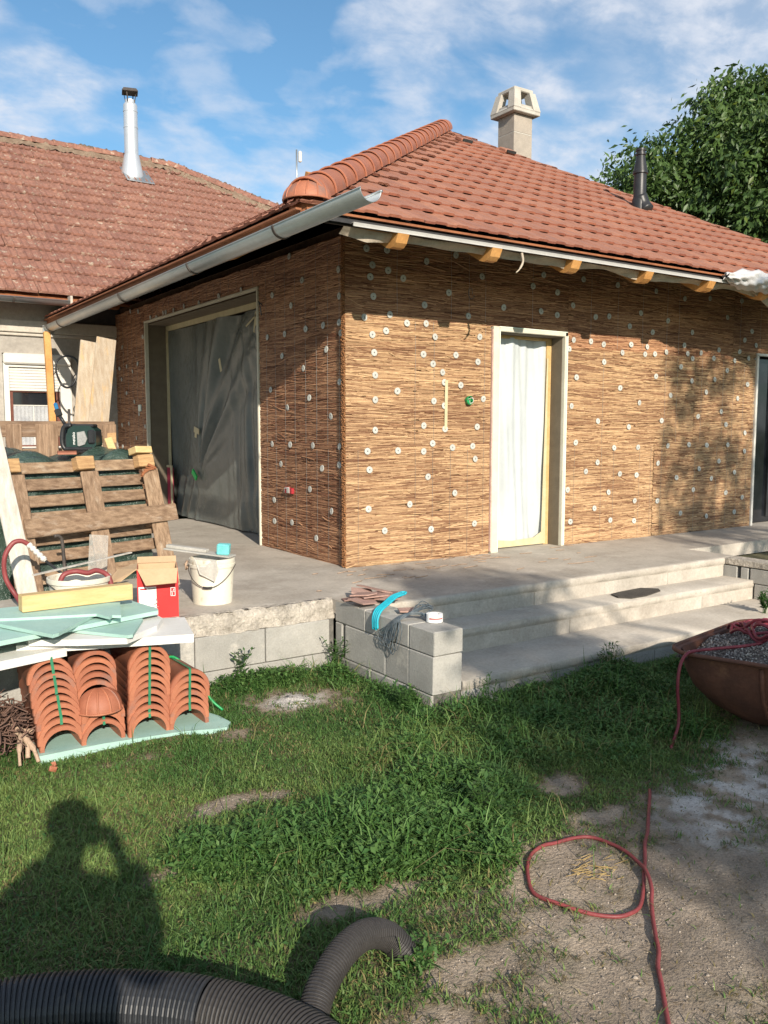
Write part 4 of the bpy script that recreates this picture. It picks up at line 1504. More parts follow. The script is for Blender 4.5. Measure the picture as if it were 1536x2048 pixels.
ow = ring_frame(wx0, wx1, 0.86, 2.09, 0.07, OY - 0.03, OY + 0.03, 0.15).build('window', 'white_pvc', old)
MB().box(((wx0 + wx1) / 2, OY - 0.02, 2.13), (wx1 - wx0, 0.13, 0.145), bev=0.02).build('shutter_box', 'white_pvc', ow)
sh = MB()
for k in range(9):
    sh.box(((wx0 + wx1) / 2 - 0.03, OY + 0.012 + 0.002 * (k % 2), 2.035 - k * 0.04), (wx1 - wx0 - 0.16, 0.014, 0.037), bev=0.006)
sh.build('roller_shutter', 'white_pvc', ow)
fr = ring_frame(-1.485, -0.815, 0.90, 1.73, 0.05, OY + 0.032, OY + 0.072)
fr.build('sash', mat('sash_brown', (0.16, 0.05, 0.03), (0.10, 0.03, 0.02), 8, 0.6, 0.1).name, ow)
MB().box((-1.15, OY + 0.065, 1.30), (0.6, 0.008, 0.8)).build('pane', 'glass_dark', ow)
m = MB()
m.grid(lambda u, v: Vector((-1.44 + 0.58 * u, OY + 0.052 + 0.004 * math.sin(u * 70), 0.92 + 0.58 * v)), 60, 2)
m.build('net_curtain', 'curtain_lace', ow)
m = MB()
m.box((-1.17, OY + 0.047, 1.20), (0.012, 0.01, 0.58))
m.box((-1.15, OY + 0.047, 1.50), (0.58, 0.01, 0.012))
m.build('curtain_rail', 'white_pvc', ow)

OEY, OEZ, OSL, ORUN = 5.92, 2.955, 0.75, 4.21
tilex0 = -6.3
oroof = MB()
oe0 = Vector((tilex0, OEY + 0.03, OEZ - 0.05))
ork = Vector((tilex0, OEY + ORUN, OEZ + OSL * ORUN - 0.05))
hipA = Vector((2.2, OEY + ORUN, OEZ + OSL * ORUN - 0.05))
hipB = Vector((4.1, OEY + 3.07, OEZ + OSL * 3.07 - 0.05))
oroof.prism([oe0, Vector((4.1, OEY + 0.03, OEZ - 0.05)), hipB, hipA, ork], (0, 0, -0.03))
oroof.prism([ork, hipA, hipB, Vector((4.1, 14.3, OEZ)), Vector((tilex0, 14.3, OEZ))], (0, 0, -0.03))
orf = oroof.build('roof', 'wood_stain', old)
tile_roof(orf, Vector((tilex0, OEY, OEZ)), (1, 0, 0), (0, 1, 0), OSL, 10.4, ORUN, [(1.0, 1.667, 8.5 + 1.667 * 4.21), (1, 0, 10.35)], 'old', 0.205, 0.31, 0.345, 'tile_old', 299, 'roof_tiling', stagger=False, org=oorg, jitter=0.006)
# old ridge and hip tiles bedded in mortar
orm = ridge_tile_mesh(0.105, 0.09, 0.36, 9, 'ridge_tile', 'tile_old')


def old_ridge(P0, P1, n, loc):
    d = (P1 - P0).normalized()
    x = d.cross(Vector((0, 0, 1))).normalized()
    y = x.cross(d)
    y = y if y.z > 0 else -y
    Bm = Matrix((x, y, d)).transposed().to_4x4()
    for k in range(n):
        P = P0 + (P1 - P0) * (k / n) + Vector((0, 0, 0.0))
        o = link_mesh('ridge_tile', orm, orf)
        o.matrix_local = Matrix.Translation(P - oorg) @ Bm @ Matrix.Rotation(random.uniform(-0.08, 0.08), 4, 'Y') @ Matrix.Rotation(random.uniform(-0.05, 0.05), 4, 'X')
    m = MB()
    steps_ = n * 10

    def band(u, v):
        P = P0 + (P1 - P0) * u
        s_ = (v - 0.5) * 2
        n1 = float(vnoise(u * 40 + loc, v * 3, 3.0, 5))
        n2 = float(vnoise(u * 120 + loc, v * 6, 3.0, 6))
        return P + x * s_ * 0.19 + y * (0.070 - 0.23 * abs(s_) + 0.065 * (n1 - 0.4) + 0.04 * n2)
    m.grid(band, steps_, 8)
    m.build('ridge_mortar', 'mortar', orf)


RZ = OEZ + OSL * ORUN + 0.04
old_ridge(Vector((tilex0, OEY + ORUN, RZ)), Vector((2.2, OEY + ORUN, RZ)), 24, 0)
old_ridge(Vector((4.05, OEY + 3.10, OEZ + OSL * 3.10 + 0.05)), Vector((2.2, OEY + ORUN, RZ)), 7, 9)
# zinc gutter of the old house
m = MB()
gutter(m, (tilex0, OEY - 0.06, 2.885), (-0.80, OEY - 0.06, 2.875), 0.064)
og = m.build('gutter', 'zinc', old)
for x in (-1.50, -2.4, -3.3):
    hoop(Vector((x, OEY - 0.06, 2.882)), 0.069, Vector((1, 0, 0))).build('bracket', 'dark_metal', og)
MB().box((-0.785, OEY - 0.06, 2.87), (0.03, 0.15, 0.15)).build('end_cap', 'plaster_pale', og)
# steel flue through the old roof
fx, fy_ = 1.33, OEY + 3.72
fz = OEZ + OSL * 3.72
m = MB()
m.lathe([(0.15, fz - 0.02), (0.19, fz - 0.12), (0.20, fz + 0.0), (0.135, fz + 0.32), (0.135, fz + 0.33), (0.125, fz + 0.335)], (fx, fy_, 0), 24)
m.lathe([(0.122, fz + 0.2), (0.122, fz + 0.80), (0.127, fz + 0.80), (0.127, fz + 0.83), (0.122, fz + 0.83), (0.122, fz + 1.08), (0.127, fz + 1.08), (0.127, fz + 1.10), (0.122, fz + 1.10), (0.122, fz + 1.20), (0.10, fz + 1.23), (0.085, fz + 1.23), (0.085, fz + 1.29), (0.0, fz + 1.29)], (fx, fy_, 0), 24)
sf = m.build('steel_flue', 'bright_steel', orf)
m = MB()
m.box((fx + 0.06, fy_ - 0.10, fz - 0.03), (0.50, 0.55, 0.012), rotm(math.atan(OSL), 0, 0), bev=0.003)
m.build('flashing', 'zinc', sf)
m = MB()
for sx, sy in ((-1, -1), (1, -1), (1, 1), (-1, 1)):
    m.bar((fx + sx * 0.06, fy_ + sy * 0.06, fz + 1.24), (fx + sx * 0.085, fy_ + sy * 0.085, fz + 1.42), 0.02, 0.006)
m.lathe([(0.19, fz + 1.41), (0.195, fz + 1.42), (0.15, fz + 1.47), (0.0, fz + 1.475)], (fx, fy_, 0), 4, rotm(0, 0, 0.5), smooth=False)
m.lathe([(0.19, fz + 1.41), (0.0, fz + 1.42)], (fx, fy_, 0), 4, rotm(0, 0, 0.5), smooth=False)
m.build('rain_cap', 'dark_metal', sf)

# ------------------------------------------------------------------ timber, pallets and tarpaulin on the terrace
PR = Vector((-1.43, 0.50, 0.0))
PU = Vector((-0.957, -0.29, 0)).normalized()
PB = Vector((-0.29, 0.957, 0)).normalized()
LEAN = R_(15)
PV = Vector((0, 0, 1)) * math.cos(LEAN) + PB * math.sin(LEAN)
PN = PU.cross(PV)
if PN.y > 0:
    PN = -PN                                  # towards the viewer
PM = Matrix((-PU, -PN, PV)).transposed()       # x to the right, y away, z up the pallet


def pp_(s, t, n):
    return PR + PU * s + PV * t + PN * n


pal = thing('pallet', 'weathered wooden pallet leaning upright against the green tarpaulin', 'pallet', PR, 'wooden pallets')
for t in (0.935, 0.81, 0.685, 0.56, 0.40, 0.275, 0.12):
    MB().box(pp_(0.64, t, 0.0), (1.28, 0.020, 0.086), PM, bev=0.004, jit=0.003).build('slat', 'wood_pallet', pal)
for s in (0.075, 0.62, 1.215):
    for t in (0.945, 0.46, 0.06):
        MB().box(pp_(s, t, 0.055), (0.145, 0.085, 0.10), PM, bev=0.006, jit=0.004).build('spacer_block', 'wood_end' if t > 0.9 else 'wood_pallet', pal)
    MB().box(pp_(s - 0.005, 0.44, 0.108), (0.145, 0.020, 0.86), PM, bev=0.004, jit=0.003).build('skid_board', 'wood_pallet_up', pal)
MB().box(pp_(0.56, 0.485, 0.135), (1.30, 0.026, 0.135), PM @ rotm(0, -0.02, 0), bev=0.005, jit=0.003).top('loose_plank', 'wood_pallet', 'grey brown plank lying across the front of the leaning pallet', 'plank')
# splintered chips under the right block
m = MB()
for k in range(5):
    m.box(pp_(0.06 + 0.02 * k, 0.885 - 0.012 * k, 0.125), (0.07, 0.014, 0.018), PM @ rotm(0, 0.5 - 0.3 * k, 0), jit=0.004)
m.build('splinter', 'wood_stain', pal)
MB().box(pp_(0.085, 1.035, 0.05), (0.155, 0.11, 0.055), PM @ rotm(0, 0.03, 0), bev=0.004).top('timber_offcut', 'wood_yellow', 'short yellow timber offcut standing on the right top of the pallet', 'offcut')

# tarpaulin over the stack behind the pallet
PROF = [(0.10, 0.0), (0.15, 0.25), (0.215, 0.55), (0.275, 0.80), (0.335, 0.95), (0.44, 1.02), (0.60, 1.05), (0.85, 1.045), (1.10, 1.02), (1.20, 0.9), (1.24, 0.5), (1.25, 0.0)]


def tarp(u, v):
    s = 0.06 + 1.45 * u
    k = v * (len(PROF) - 1)
    i = min(int(k), len(PROF) - 2)
    f = k - i
    b = PROF[i][0] * (1 - f) + PROF[i + 1][0] * f
    z = PROF[i][1] * (1 - f) + PROF[i + 1][1] * f
    n1 = float(vnoise(s * 1.3 + v * 2, v * 9 + s, 3.2, 21)) - 0.5
    n2 = float(vnoise(s + v, v * 14, 11, 22)) - 0.5
    if z > 0.9:
        z += 0.05 * math.sin(s * 7.5 + 0.6) + 0.03 * n1
    return PR + PU * s + PB * (b + 0.045 * n1 + 0.025 * n2 - 0.03) + Vector((0, 0, z * 0.94 + 0.035 * n1 * (z > 0.3) + 0.012 * n2))


m = MB()
m.grid(tarp, 110, 120)
m.top('tarpaulin', 'tarp', 'dark green tarpaulin wrapped over a stack behind the pallet', 'tarpaulin')
# broken tile lying on the tarp
MB().prism([(-2.16, 0.95, 0.985), (-2.02, 0.92, 0.985), (-1.99, 1.04, 0.995), (-2.13, 1.10, 0.995)], (0, 0, 0.016)).top('tile_piece', 'tile_ridge', 'orange tile shard lying on top of the green tarpaulin', 'tile shard')

# second pallet standing behind
bp = thing('pallet', 'brown wooden pallet standing on edge behind the tarpaulin', 'pallet', (-1.95, 2.25, 0.0), 'wooden pallets')
for z in (1.185, 0.93, 0.70, 0.45, 0.2):
    MB().box((-2.0, 2.25, z), (1.38, 0.022, 0.145), None, bev=0.004, jit=0.004).build('slat', 'wood_pallet', bp)
for x, w in ((-2.58, 0.12), (-2.25, 0.13), (-1.96, 0.19), (-1.70, 0.10), (-1.375, 0.13)):
    MB().box((x, 2.205, 0.60 if x != -1.70 else 0.58), (w, 0.022, 1.26), None, bev=0.004, jit=0.005).build('skid_board', 'wood_pallet_up', bp)
for x in (-2.25, -1.375):
    MB().box((x, 2.23, 1.10), (0.12, 0.07, 0.1), None, bev=0.004).build('spacer_block', 'wood_end', bp)
MB().box((-2.05, 2.55, 0.5), (0.9, 0.4, 1.0), bev=0.01).top('carton_stack', 'plaster_pale', 'pale carton standing behind the brown upright pallet', 'carton')

# yellow stick and boards behind
m = MB()
m.bar((-1.63, 1.02, 0.80), (-1.715, 1.10, 1.115), 0.065, 0.02, up=(0, -1, 0.2), bev=0.003)
m.top('batten', 'wood_yellow', 'pale yellow batten end poking up behind the right of the pallet', 'batten')
b1 = MB()
b1.bar((-1.60, 2.85, 0.0), (-1.275, 3.2, 2.11), 0.18, 0.025, up=(0, -1, 0.2), bev=0.003, jit=0.002)
b1.top('board', 'wood_weathered', 'pale grey shuttering board, left one of the two leaning boards', 'board', 'leaning boards')
b2 = MB()
b2.bar((-1.47, 2.80, 0.0), (-1.105, 3.15, 2.145), 0.205, 0.025, up=(0, -1, 0.2), bev=0.003, jit=0.002)
b2.top('board', 'wood_weathered', 'orange stained shuttering board, right one of the two leaning boards', 'board', 'leaning boards')
m = MB()
m.bar((-1.11, 5.55, 0.0), (-1.115, 5.80, 2.45), 0.085, 0.06, up=(0, -1, 0), bev=0.004)
m.top('timber_post', 'wood_new', 'orange timber post propping up the far end of the gutter', 'post')
m = MB()
lc = Vector((-0.90, 5.68, 1.93))
rt, upv = Vector((0.83, -0.557, 0)), Vector((0, 0, 1))
for ph in (0, 0.25):
    m.tube([lc + (rt * math.cos(a) * 0.15 + upv * math.sin(a + ph * 0.2) * (0.205 + ph * 0.02)) + Vector((0.02 * math.sin(2 * a), 0.02 * math.cos(3 * a), 0)) for a in [k * 2 * math.pi / 30 for k in range(30)]], 0.012, 6, closed=True)
m.tube(smooth_path([lc + rt * 0.14, lc + rt * 0.06 - upv * 0.1, lc + rt * 0.10 - upv * 0.2], 5), 0.008, 5)
m.tube([lc - rt * 0.14, Vector((-1.10, 5.72, 1.88))], 0.008, 5)
m.top('hose_loop', 'black_plastic', 'black cable loop hanging from the orange timber post', 'cable loop')

# site radio on the tarp
CR = -0.5912
rad = thing('site_radio', 'black and dark green cordless site radio on the tarpaulin', 'radio', (-1.925, 1.14, 1.015), rotz=CR)
K = 0.00108


def zr(x, y):
    return ((x - 600) * K, (1285 - y) * K)


def outline(pts, depth, y0=-0.08):
    return [(*((zr(x, y)[0], y0, zr(x, y)[1])),) for x, y in pts], (0, depth, 0)


def local_build(m, name, mats, parent, label=None):
    o = link_mesh(name, m.mesh(name, mats), parent)
    if label:
        o['label'] = label
    return o


P_, D_ = outline([(512, 1280), (512, 1180), (530, 1125), (570, 1098), (690, 1098), (735, 1132), (742, 1245), (715, 1280)], 0.16)
m = MB().prism(P_, D_)
rbody = local_build(m, 'body', 'tool_green', rad)
m = MB()
hp = [zr(x, y) for x, y in ((545, 1098), (495, 1105), (475, 1150), (470, 1230), (490, 1275), (530, 1282))]
m.tube(smooth_path([(x, -0.045, z) for x, z in hp], 4), 0.020, 8)
m.tube(smooth_path([(x, 0.05, z) for x, z in hp], 4), 0.016, 8)
local_build(m, 'handle', 'black_plastic', rad)
P_, D_ = outline([(600, 1150), (655, 1140), (676, 1200), (658, 1240), (615, 1255), (603, 1250)], 0.02, -0.093)
local_build(MB().prism(P_, D_), 'front_panel', 'tool_grey', rad)
m = MB()
x_, z_ = zr(706, 1185)
m.box((x_, -0.01, z_), (0.075, 0.17, 0.13), None, bev=0.02)
x_, z_ = zr(640, 1100)
m.box((x_, -0.01, z_), (0.17, 0.12, 0.03), None, bev=0.01)
x_, z_ = zr(610, 1275)
m.box((x_, -0.01, z_), (0.23, 0.17, 0.03), None, bev=0.01)
local_build(m, 'bumper', 'black_plastic', rad)
x_, z_ = zr(572, 1196)
text_mesh('metabo', 0.034, 'lettering', 'print_white', rad, Matrix.Translation((x_, -0.0825, z_)) @ Matrix.Rotation(R_(90), 4, 'X') @ Matrix.Rotation(R_(90), 4, 'Z'))

gun = thing('hand_tool', 'black hand tool with a blue tip sticking up beside the radio', 'tool', (-2.01, 1.32, 1.01), rotz=CR)
m = MB()
m.tube([(*(zr(525, 1110)[0] + 0.09, 0.0), zr(525, 1110)[1] + 0.02), (zr(478, 1030)[0] + 0.09, 0.0, zr(478, 1030)[1] + 0.02)], 0.015, 8)
local_build(m, 'shaft', 'black_plastic', gun)
m = MB()
m.bar((zr(482, 1040)[0] + 0.09, 0, zr(482, 1040)[1] + 0.02), (zr(462, 985)[0] + 0.09, 0, zr(462, 985)[1] + 0.02), 0.04, 0.05, up=(1, 0, 0), bev=0.008)
local_build(m, 'grip', 'black_plastic', gun)
m = MB()
m.bar((zr(464, 992)[0] + 0.09, 0, zr(464, 992)[1] + 0.02), (zr(449, 935)[0] + 0.09, 0, zr(449, 935)[1] + 0.02), 0.03, 0.032, up=(1, 0, 0), bev=0.01)
local_build(m, 'tip', 'tool_blue', gun)
m = MB()
m.tube([(-1.92, 1.55, 1.0), (-1.90, 1.60, 1.36)], 0.012, 6)
m.top('steel_rod', 'dark_metal', 'thin dark rod standing up between the radio and the boards', 'rod')

# white plank leaning at the left edge of the picture
m = MB()
m.bar((-2.60, 0.03, 0.0), (-2.885, 0.30, 1.95), 0.125, 0.03, up=(0, -1, 0.1), bev=0.003, jit=0.002)
m.top('white_plank', 'plank_white', 'long whitewashed plank leaning steeply at the left of the pallet', 'plank')

# tools stuck between bucket and pallet
m = MB()
m.tube(smooth_path([(-2.45, -0.12, 0.46), (-2.415, -0.11, 0.455), (-2.395, -0.10, 0.41), (-2.385, -0.10, 0.22), (-2.38, -0.12, 0.0)], 6), 0.012, 8)
m.top('crowbar', 'dark_metal', 'dark bent steel bar standing in front of the pallet', 'crowbar')
m = MB()
m.bar((-2.22, -0.26, 0.0), (-2.165, -0.18, 0.455), 0.13, 0.004, up=(0, -1, 0.2))
m.top('clear_sheet', 'film_clear', 'scratched clear plastic strip standing before the pallet', 'plastic sheet')
m = MB()
m.bar((-2.735, -0.80, 0.315), (-1.99, -0.325, 0.335), 0.022, 0.008)
m.top('white_lath', 'plank_white', 'thin white lath lying across the mixing bucket', 'lath')

# mixing bucket with red hose
mbk = thing('mixing_bucket', 'low cement stained white bucket behind the yellow beam', 'bucket', (-2.49, -0.90, 0))
mo = ORG[mbk.name]
m = MB()
m.lathe([(0.0, 0.004), (0.15, 0.004), (0.152, 0.0), (0.176, 0.27), (0.186, 0.272), (0.188, 0.30), (0.180, 0.302), (0.172, 0.27), (0.147, 0.012), (0.0, 0.012)], mo, 32)
m.build('pail', 'bucket_white', mbk)
m = MB()
m.tube([mo + Vector((0.19 * math.cos(a), 0.19 * math.sin(a), 0.275 - 0.11 * math.sin(-a) ** 2)) for a in [math.pi + k * math.pi / 14 for k in range(15)]], 0.003, 5)
m.build('handle', 'dark_metal', mbk)
m = MB()
m.lathe([(0.0, 0.18), (0.165, 0.185)], mo, 24)
m.build('mortar', 'mortar_joint', mbk)
lance = thing('spray_lance', 'red hose arching from a white grip into the bucket', 'hose', (-2.7, -0.3, 0.0))
m = MB()
m.tube(smooth_path([(-2.74, -0.62, 0.02), (-2.74, -0.36, 0.09), (-2.80, -0.3, 0.22), (-2.805, -0.3, 0.36), (-2.755, -0.3, 0.45), (-2.70, -0.3, 0.465), (-2.65, -0.3, 0.435)], 8), 0.016, 8)
m.tube(smooth_path([(-2.60, -0.86, 0.25), (-2.57, -0.86, 0.31), (-2.50, -0.86, 0.325), (-2.44, -0.90, 0.315), (-2.39, -0.93, 0.33), (-2.34, -0.98, 0.30), (-2.32, -1.00, 0.22)], 8), 0.016, 8)
m.build('hose', 'hose_red', lance)
m = MB()
a, b = Vector((-2.655, -0.3, 0.44)), Vector((-2.565, -0.36, 0.33))
for k in range(5):
    q0 = a + (b - a) * (k / 5.0)
    q1 = a + (b - a) * (k / 5.0 + 0.14)
    m.tube([q0, q1], 0.020, 10)
m.tube([a, b], 0.014, 8)
m.build('grip', 'white_pvc', lance)
m = MB()
m.tube([b, Vector((-2.48, -0.55, 0.24))], 0.010, 6)
m.build('rod', 'black_plastic', lance)

# red carton
bx = thing('red_box', 'open red cardboard box with a white label and brown flaps', 'box', (-2.030, -0.985, 0.0), rotz=-0.32)
W2, DP, HB = 0.124, 0.24, 0.315
T = 0.004
m = MB()
m.box((0, 0, HB / 2), (2 * W2, T, HB))
m.box((0, DP, HB / 2), (2 * W2, T, HB), mi=1)
m.box((-W2, DP / 2, HB / 2), (T, DP - T, HB))
m.box((W2, DP / 2, HB / 2), (T, DP - T, HB))
m.box((0, DP / 2, T), (2 * W2 - T, DP - T, T), mi=1)
local_build(m, 'carton', ['card_red', 'cardboard'], bx)
m = MB()
m.box((0, T + 0.003, HB / 2), (2 * W2 - 3 * T, 0.003, HB - 0.004))
m.box((0, DP - T - 0.001, HB / 2), (2 * W2 - 3 * T, 0.003, HB - 0.004))
m.box((W2 - T - 0.001, DP / 2, HB / 2), (0.003, DP - 4 * T, HB - 0.004))
m.box((-W2 + T + 0.001, DP / 2, HB / 2), (0.003, DP - 4 * T, HB - 0.004))
local_build(m, 'liner', 'cardboard', bx)


def flap(pts, nm='flap'):
    a, b, c = Vector(pts[0]), Vector(pts[1]), Vector(pts[2])
    n = (b - a).cross(c - a).normalized() * 0.004
    return local_build(MB().prism(pts, n), nm, 'cardboard', bx)


flap([(-W2, -0.004, HB + 0.002), (W2, -0.004, HB + 0.002), (W2 - 0.012, -0.105, HB - 0.075), (-W2 + 0.05, -0.105, HB - 0.085)])
flap([(-W2, 0.0, HB + 0.002), (-W2, DP, HB + 0.002), (-W2 - 0.12, DP - 0.02, HB - 0.03), (-W2 - 0.165, DP * 0.6, HB - 0.075), (-W2 - 0.155, DP * 0.3, HB - 0.09), (-W2 - 0.10, 0.02, HB - 0.075)])
flap([(-W2, DP, HB + 0.002), (W2, DP, HB + 0.002), (W2, DP + 0.05, HB + 0.035), (-W2, DP + 0.05, HB + 0.035)])
flap([(W2, 0.0, HB + 0.002), (W2, DP, HB + 0.002), (W2 + 0.012, DP, HB - 0.11), (W2 + 0.012, 0.01, HB - 0.11)])
m = MB()
m.box((-W2 + 0.060, -T / 2 - 0.001, 0.105), (0.108, 0.002, 0.195))
lb = local_build(m, 'label', 'print_white', bx)
m = MB()
m.box((-W2 + 0.035, -0.0045, 0.188), (0.040, 0.001, 0.010), mi=1)
m.box((-W2 + 0.086, -0.0045, 0.188), (0.048, 0.001, 0.007))
for k in range(3):
    m.box((-W2 + 0.085, -0.0045, 0.175 - k * 0.006), (0.055 - 0.012 * k, 0.001, 0.0022))
m.tube([(-W2 + 0.10, -0.0045, 0.085), (-W2 + 0.118, -0.0045, 0.10), (-W2 + 0.112, -0.0045, 0.125)], 0.0035, 5)
m.box((-W2 + 0.10, -0.0045, 0.073), (0.05, 0.001, 0.004))
o = local_build(m, 'label_print', ['print_grey', 'card_red'], lb)
m = MB()
for cx_b, cz_b in ((0.092, 0.165),):
    for dx, dz_, sx, sz in ((-0.013, 0, 0.003, 0.052), (0.013, 0, 0.003, 0.052), (0, 0.026, 0.029, 0.003), (0, -0.026, 0.029, 0.003), (0, 0, 0.026, 0.002)):
        m.box((cx_b + dx, -0.0035, cz_b + dz_), (sx, 0.001, sz))
    m.box((cx_b - 0.004, -0.0035, cz_b - 0.013), (0.003, 0.001, 0.018))
    m.box((cx_b + 0.004, -0.0035, cz_b + 0.012), (0.003, 0.001, 0.016), rotm(0, 0.4, 0))
local_build(m, 'box_marking', 'print_white', bx)

# white bucket with lids and sponge
wb = thing('white_bucket', 'dirty white plastic bucket carrying lids and a turquoise sponge', 'bucket', (-1.545, -0.70, 0))
bo = ORG[wb.name]
m = MB()
m.lathe([(0.0, 0.004), (0.130, 0.004), (0.134, 0.0), (0.150, 0.25), (0.157, 0.252), (0.159, 0.275), (0.154, 0.277), (0.157, 0.285), (0.157, 0.31), (0.150, 0.312), (0.144, 0.25), (0.127, 0.012), (0.0, 0.012)], bo, 36)
m.build('pail', 'bucket_white', wb)
m = MB()
fv = Vector((-0.557, -0.83, 0))
sv = Vector((0.83, -0.557, 0))
m.tube([bo + (sv * math.cos(a) * 0.161 + fv * math.sin(a) * 0.166) + Vector((0, 0, 0.262 - 0.135 * math.sin(a) ** 1.5)) for a in [k * math.pi / 20 for k in range(21)]], 0.0032, 5)
m.build('handle', 'dark_metal', wb)
m = MB()
m.tube([bo + (sv * math.cos(a) * 0.161 + fv * math.sin(a) * 0.168) + Vector((0, 0, 0.262 - 0.135 * math.sin(a) ** 1.5)) for a in [math.pi * (0.44 + 0.012 * k) for k in range(11)]], 0.008, 6)
m.build('grip', 'black_plastic', wb)
m = MB()
m.tube([bo + sv * -0.165 + fv * 0.03 + Vector((0, 0, 0.29)), bo + sv * -0.172 + fv * 0.06 + Vector((0, 0, 0.27)), bo + sv * -0.165 + fv * 0.06 + Vector((0, 0, 0.24)), bo + sv * -0.168 + fv * 0.02 + Vector((0, 0, 0.25))], 0.010, 6)
m.build('twine', 'twig_pale', wb)
m = MB()
A = bo + sv * -0.33 - fv * 0.10 + Vector((0, 0, 0.362))
B = bo + sv * 0.15 + fv * 0.05 + Vector((0, 0, 0.325))
m.bar(A, B, 0.115, 0.010, up=(0, 0, 1), bev=0.002)
m.bar(A + Vector((0, 0, 0.016)), A + (B - A) * 0.62 + Vector((0, 0, 0.016)), 0.055, 0.022, bev=0.004)
m.top('plaster_float', 'lid_grey', 'long grey plastering float resting across the white bucket', 'float')
m = MB()
m.prism([bo + sv * -0.10 + fv * 0.12 + Vector((0, 0, 0.33)), bo + sv * 0.06 + fv * 0.16 + Vector((0, 0, 0.318)), bo + sv * 0.075 + fv * 0.166 + Vector((0, 0, 0.24)), bo + sv * 0.05 + fv * 0.168 + Vector((0, 0, 0.17)), bo + sv * -0.05 + fv * 0.166 + Vector((0, 0, 0.22))], fv * 0.004)
m.top('lid_piece', 'lid_grey', 'broken grey lid piece hanging down the front of the white bucket', 'lid')
sc = bo + sv * 0.085 + fv * 0.02 + Vector((0, 0, 0.372))
MB().box(sc, (0.085, 0.075, 0.075), rotm(0.05, 0.05, CR), bev=0.007, jit=0.002).top('sponge', 'sponge', 'turquoise sponge block sitting on the white bucket', 'sponge')

# ------------------------------------------------------------------ foam boards and beam
def slab_top(name, matn, pts, z, t, label, cat, group):
    m = MB()
    n = len(pts)
    P = [(x + random.uniform(-0.004, 0.004), y + random.uniform(-0.004, 0.004), z + random.uniform(-0.003, 0.003)) for x, y in pts]
    m.prism(P, (0, 0, t))
    return m.top(name, matn, label, cat, group)


G1 = 'white polystyrene boards in the pile'
G2 = 'turquoise foam boards in the pile'
slab_top('foam_board', 'eps', [(-3.7, -1.95), (-3.1, -1.76), (-2.76, -1.655), (-2.70, -1.2), (-3.7, -1.2)], 0.012, 0.045, 'white polystyrene board at the bottom left of the pile', 'foam board', G1)
slab_top('foam_board', 'eps', [(-2.985, -1.575), (-2.58, -1.70), (-2.125, -1.835), (-2.02, -1.42), (-2.85, -1.08)], 0.036, 0.046, 'long white polystyrene board sticking out furthest to the right', 'foam board', G1)
slab_top('foam_board', 'eps', [(-2.93, -1.62), (-2.72, -1.75), (-2.50, -1.86), (-2.36, -1.74), (-2.27, -1.66), (-2.18, -1.50), (-2.18, -1.12), (-2.9, -1.0)], 0.084, 0.032, 'white polystyrene board with a chipped corner just under the turquoise boards', 'foam board', G1)
slab_top('foam_board', 'xps', [(-2.72, -1.58), (-2.497, -1.87), (-2.47, -1.865), (-2.315, -1.54), (-2.42, -1.2), (-2.7, -1.2)], 0.118, 0.016, 'turquoise foam piece whose corner points down at the front', 'foam board', G2)
slab_top('foam_board', 'xps', [(-3.8, -1.97), (-3.1, -1.77), (-2.208, -1.505), (-2.19, -1.45), (-2.26, -1.02), (-2.9, -0.92), (-3.8, -0.95)], 0.136, 0.024, 'largest turquoise foam board, spanning the whole pile', 'foam board', G2)
slab_top('foam_board', 'xps', [(-2.863, -1.845), (-2.83, -1.83), (-2.54, -1.455), (-2.75, -1.12), (-3.1, -1.2), (-3.045, -1.44)], 0.162, 0.018, 'stained triangular turquoise foam piece lying on the large board', 'foam board', G2)
slab_top('foam_board', 'xps', [(-2.565, -1.545), (-2.535, -1.68), (-2.51, -1.65), (-2.47, -1.675), (-2.37, -1.31), (-2.6, -1.22), (-3.2, -1.18), (-3.25, -1.30), (-2.95, -1.42)], 0.182, 0.015, 'topmost turquoise foam piece with a torn end, under the yellow beam', 'foam board', G2)
m = MB()
m.bar((-2.905, -1.285, 0.246), (-2.285, -1.245, 0.243), 0.080, 0.092, bev=0.004)
m.top('timber_beam', 'wood_yellow', 'short yellow timber beam lying on the turquoise foam boards', 'beam')

# ------------------------------------------------------------------ stacks of ridge tiles in front of the wall
slab_top('foam_board', 'xps', [(-2.93, -1.735), (-2.6, -1.74), (-2.2, -1.79), (-2.01, -1.87), (-1.955, -1.87), (-1.91, -1.80), (-1.92, -1.66), (-2.0, -1.42), (-2.92, -1.25)], -0.515, 0.048, 'pale green foam sheet on the grass beneath the ridge tile stacks', 'foam board', 'foam sheet on the ground')
stm = ridge_tile_mesh(0.114, 0.100, 0.40, 14, 'ridge_tile', 'tile_ridge', 0.021)
BT = Matrix(((-1, 0, 0), (0, 0, 1), (0, 1, 0)))
ordn = ['bottom', 'second', 'third', 'fourth', 'fifth', 'sixth', 'seventh', 'eighth', 'ninth', 'tenth']
STK = [(-2.802, -1.695, 10, -0.0045, 0.002, 0.0405, 'leftmost stack'), (-2.592, -1.705, 10, 0.0, 0.002, 0.0400, 'stack with the ribbed end cap'),
       (-2.352, -1.73, 10, 0.002, 0.002, 0.0405, 'third stack from the left'), (-2.126, -1.74, 6, 0.002, 0.002, 0.040, 'short stack on the right')]
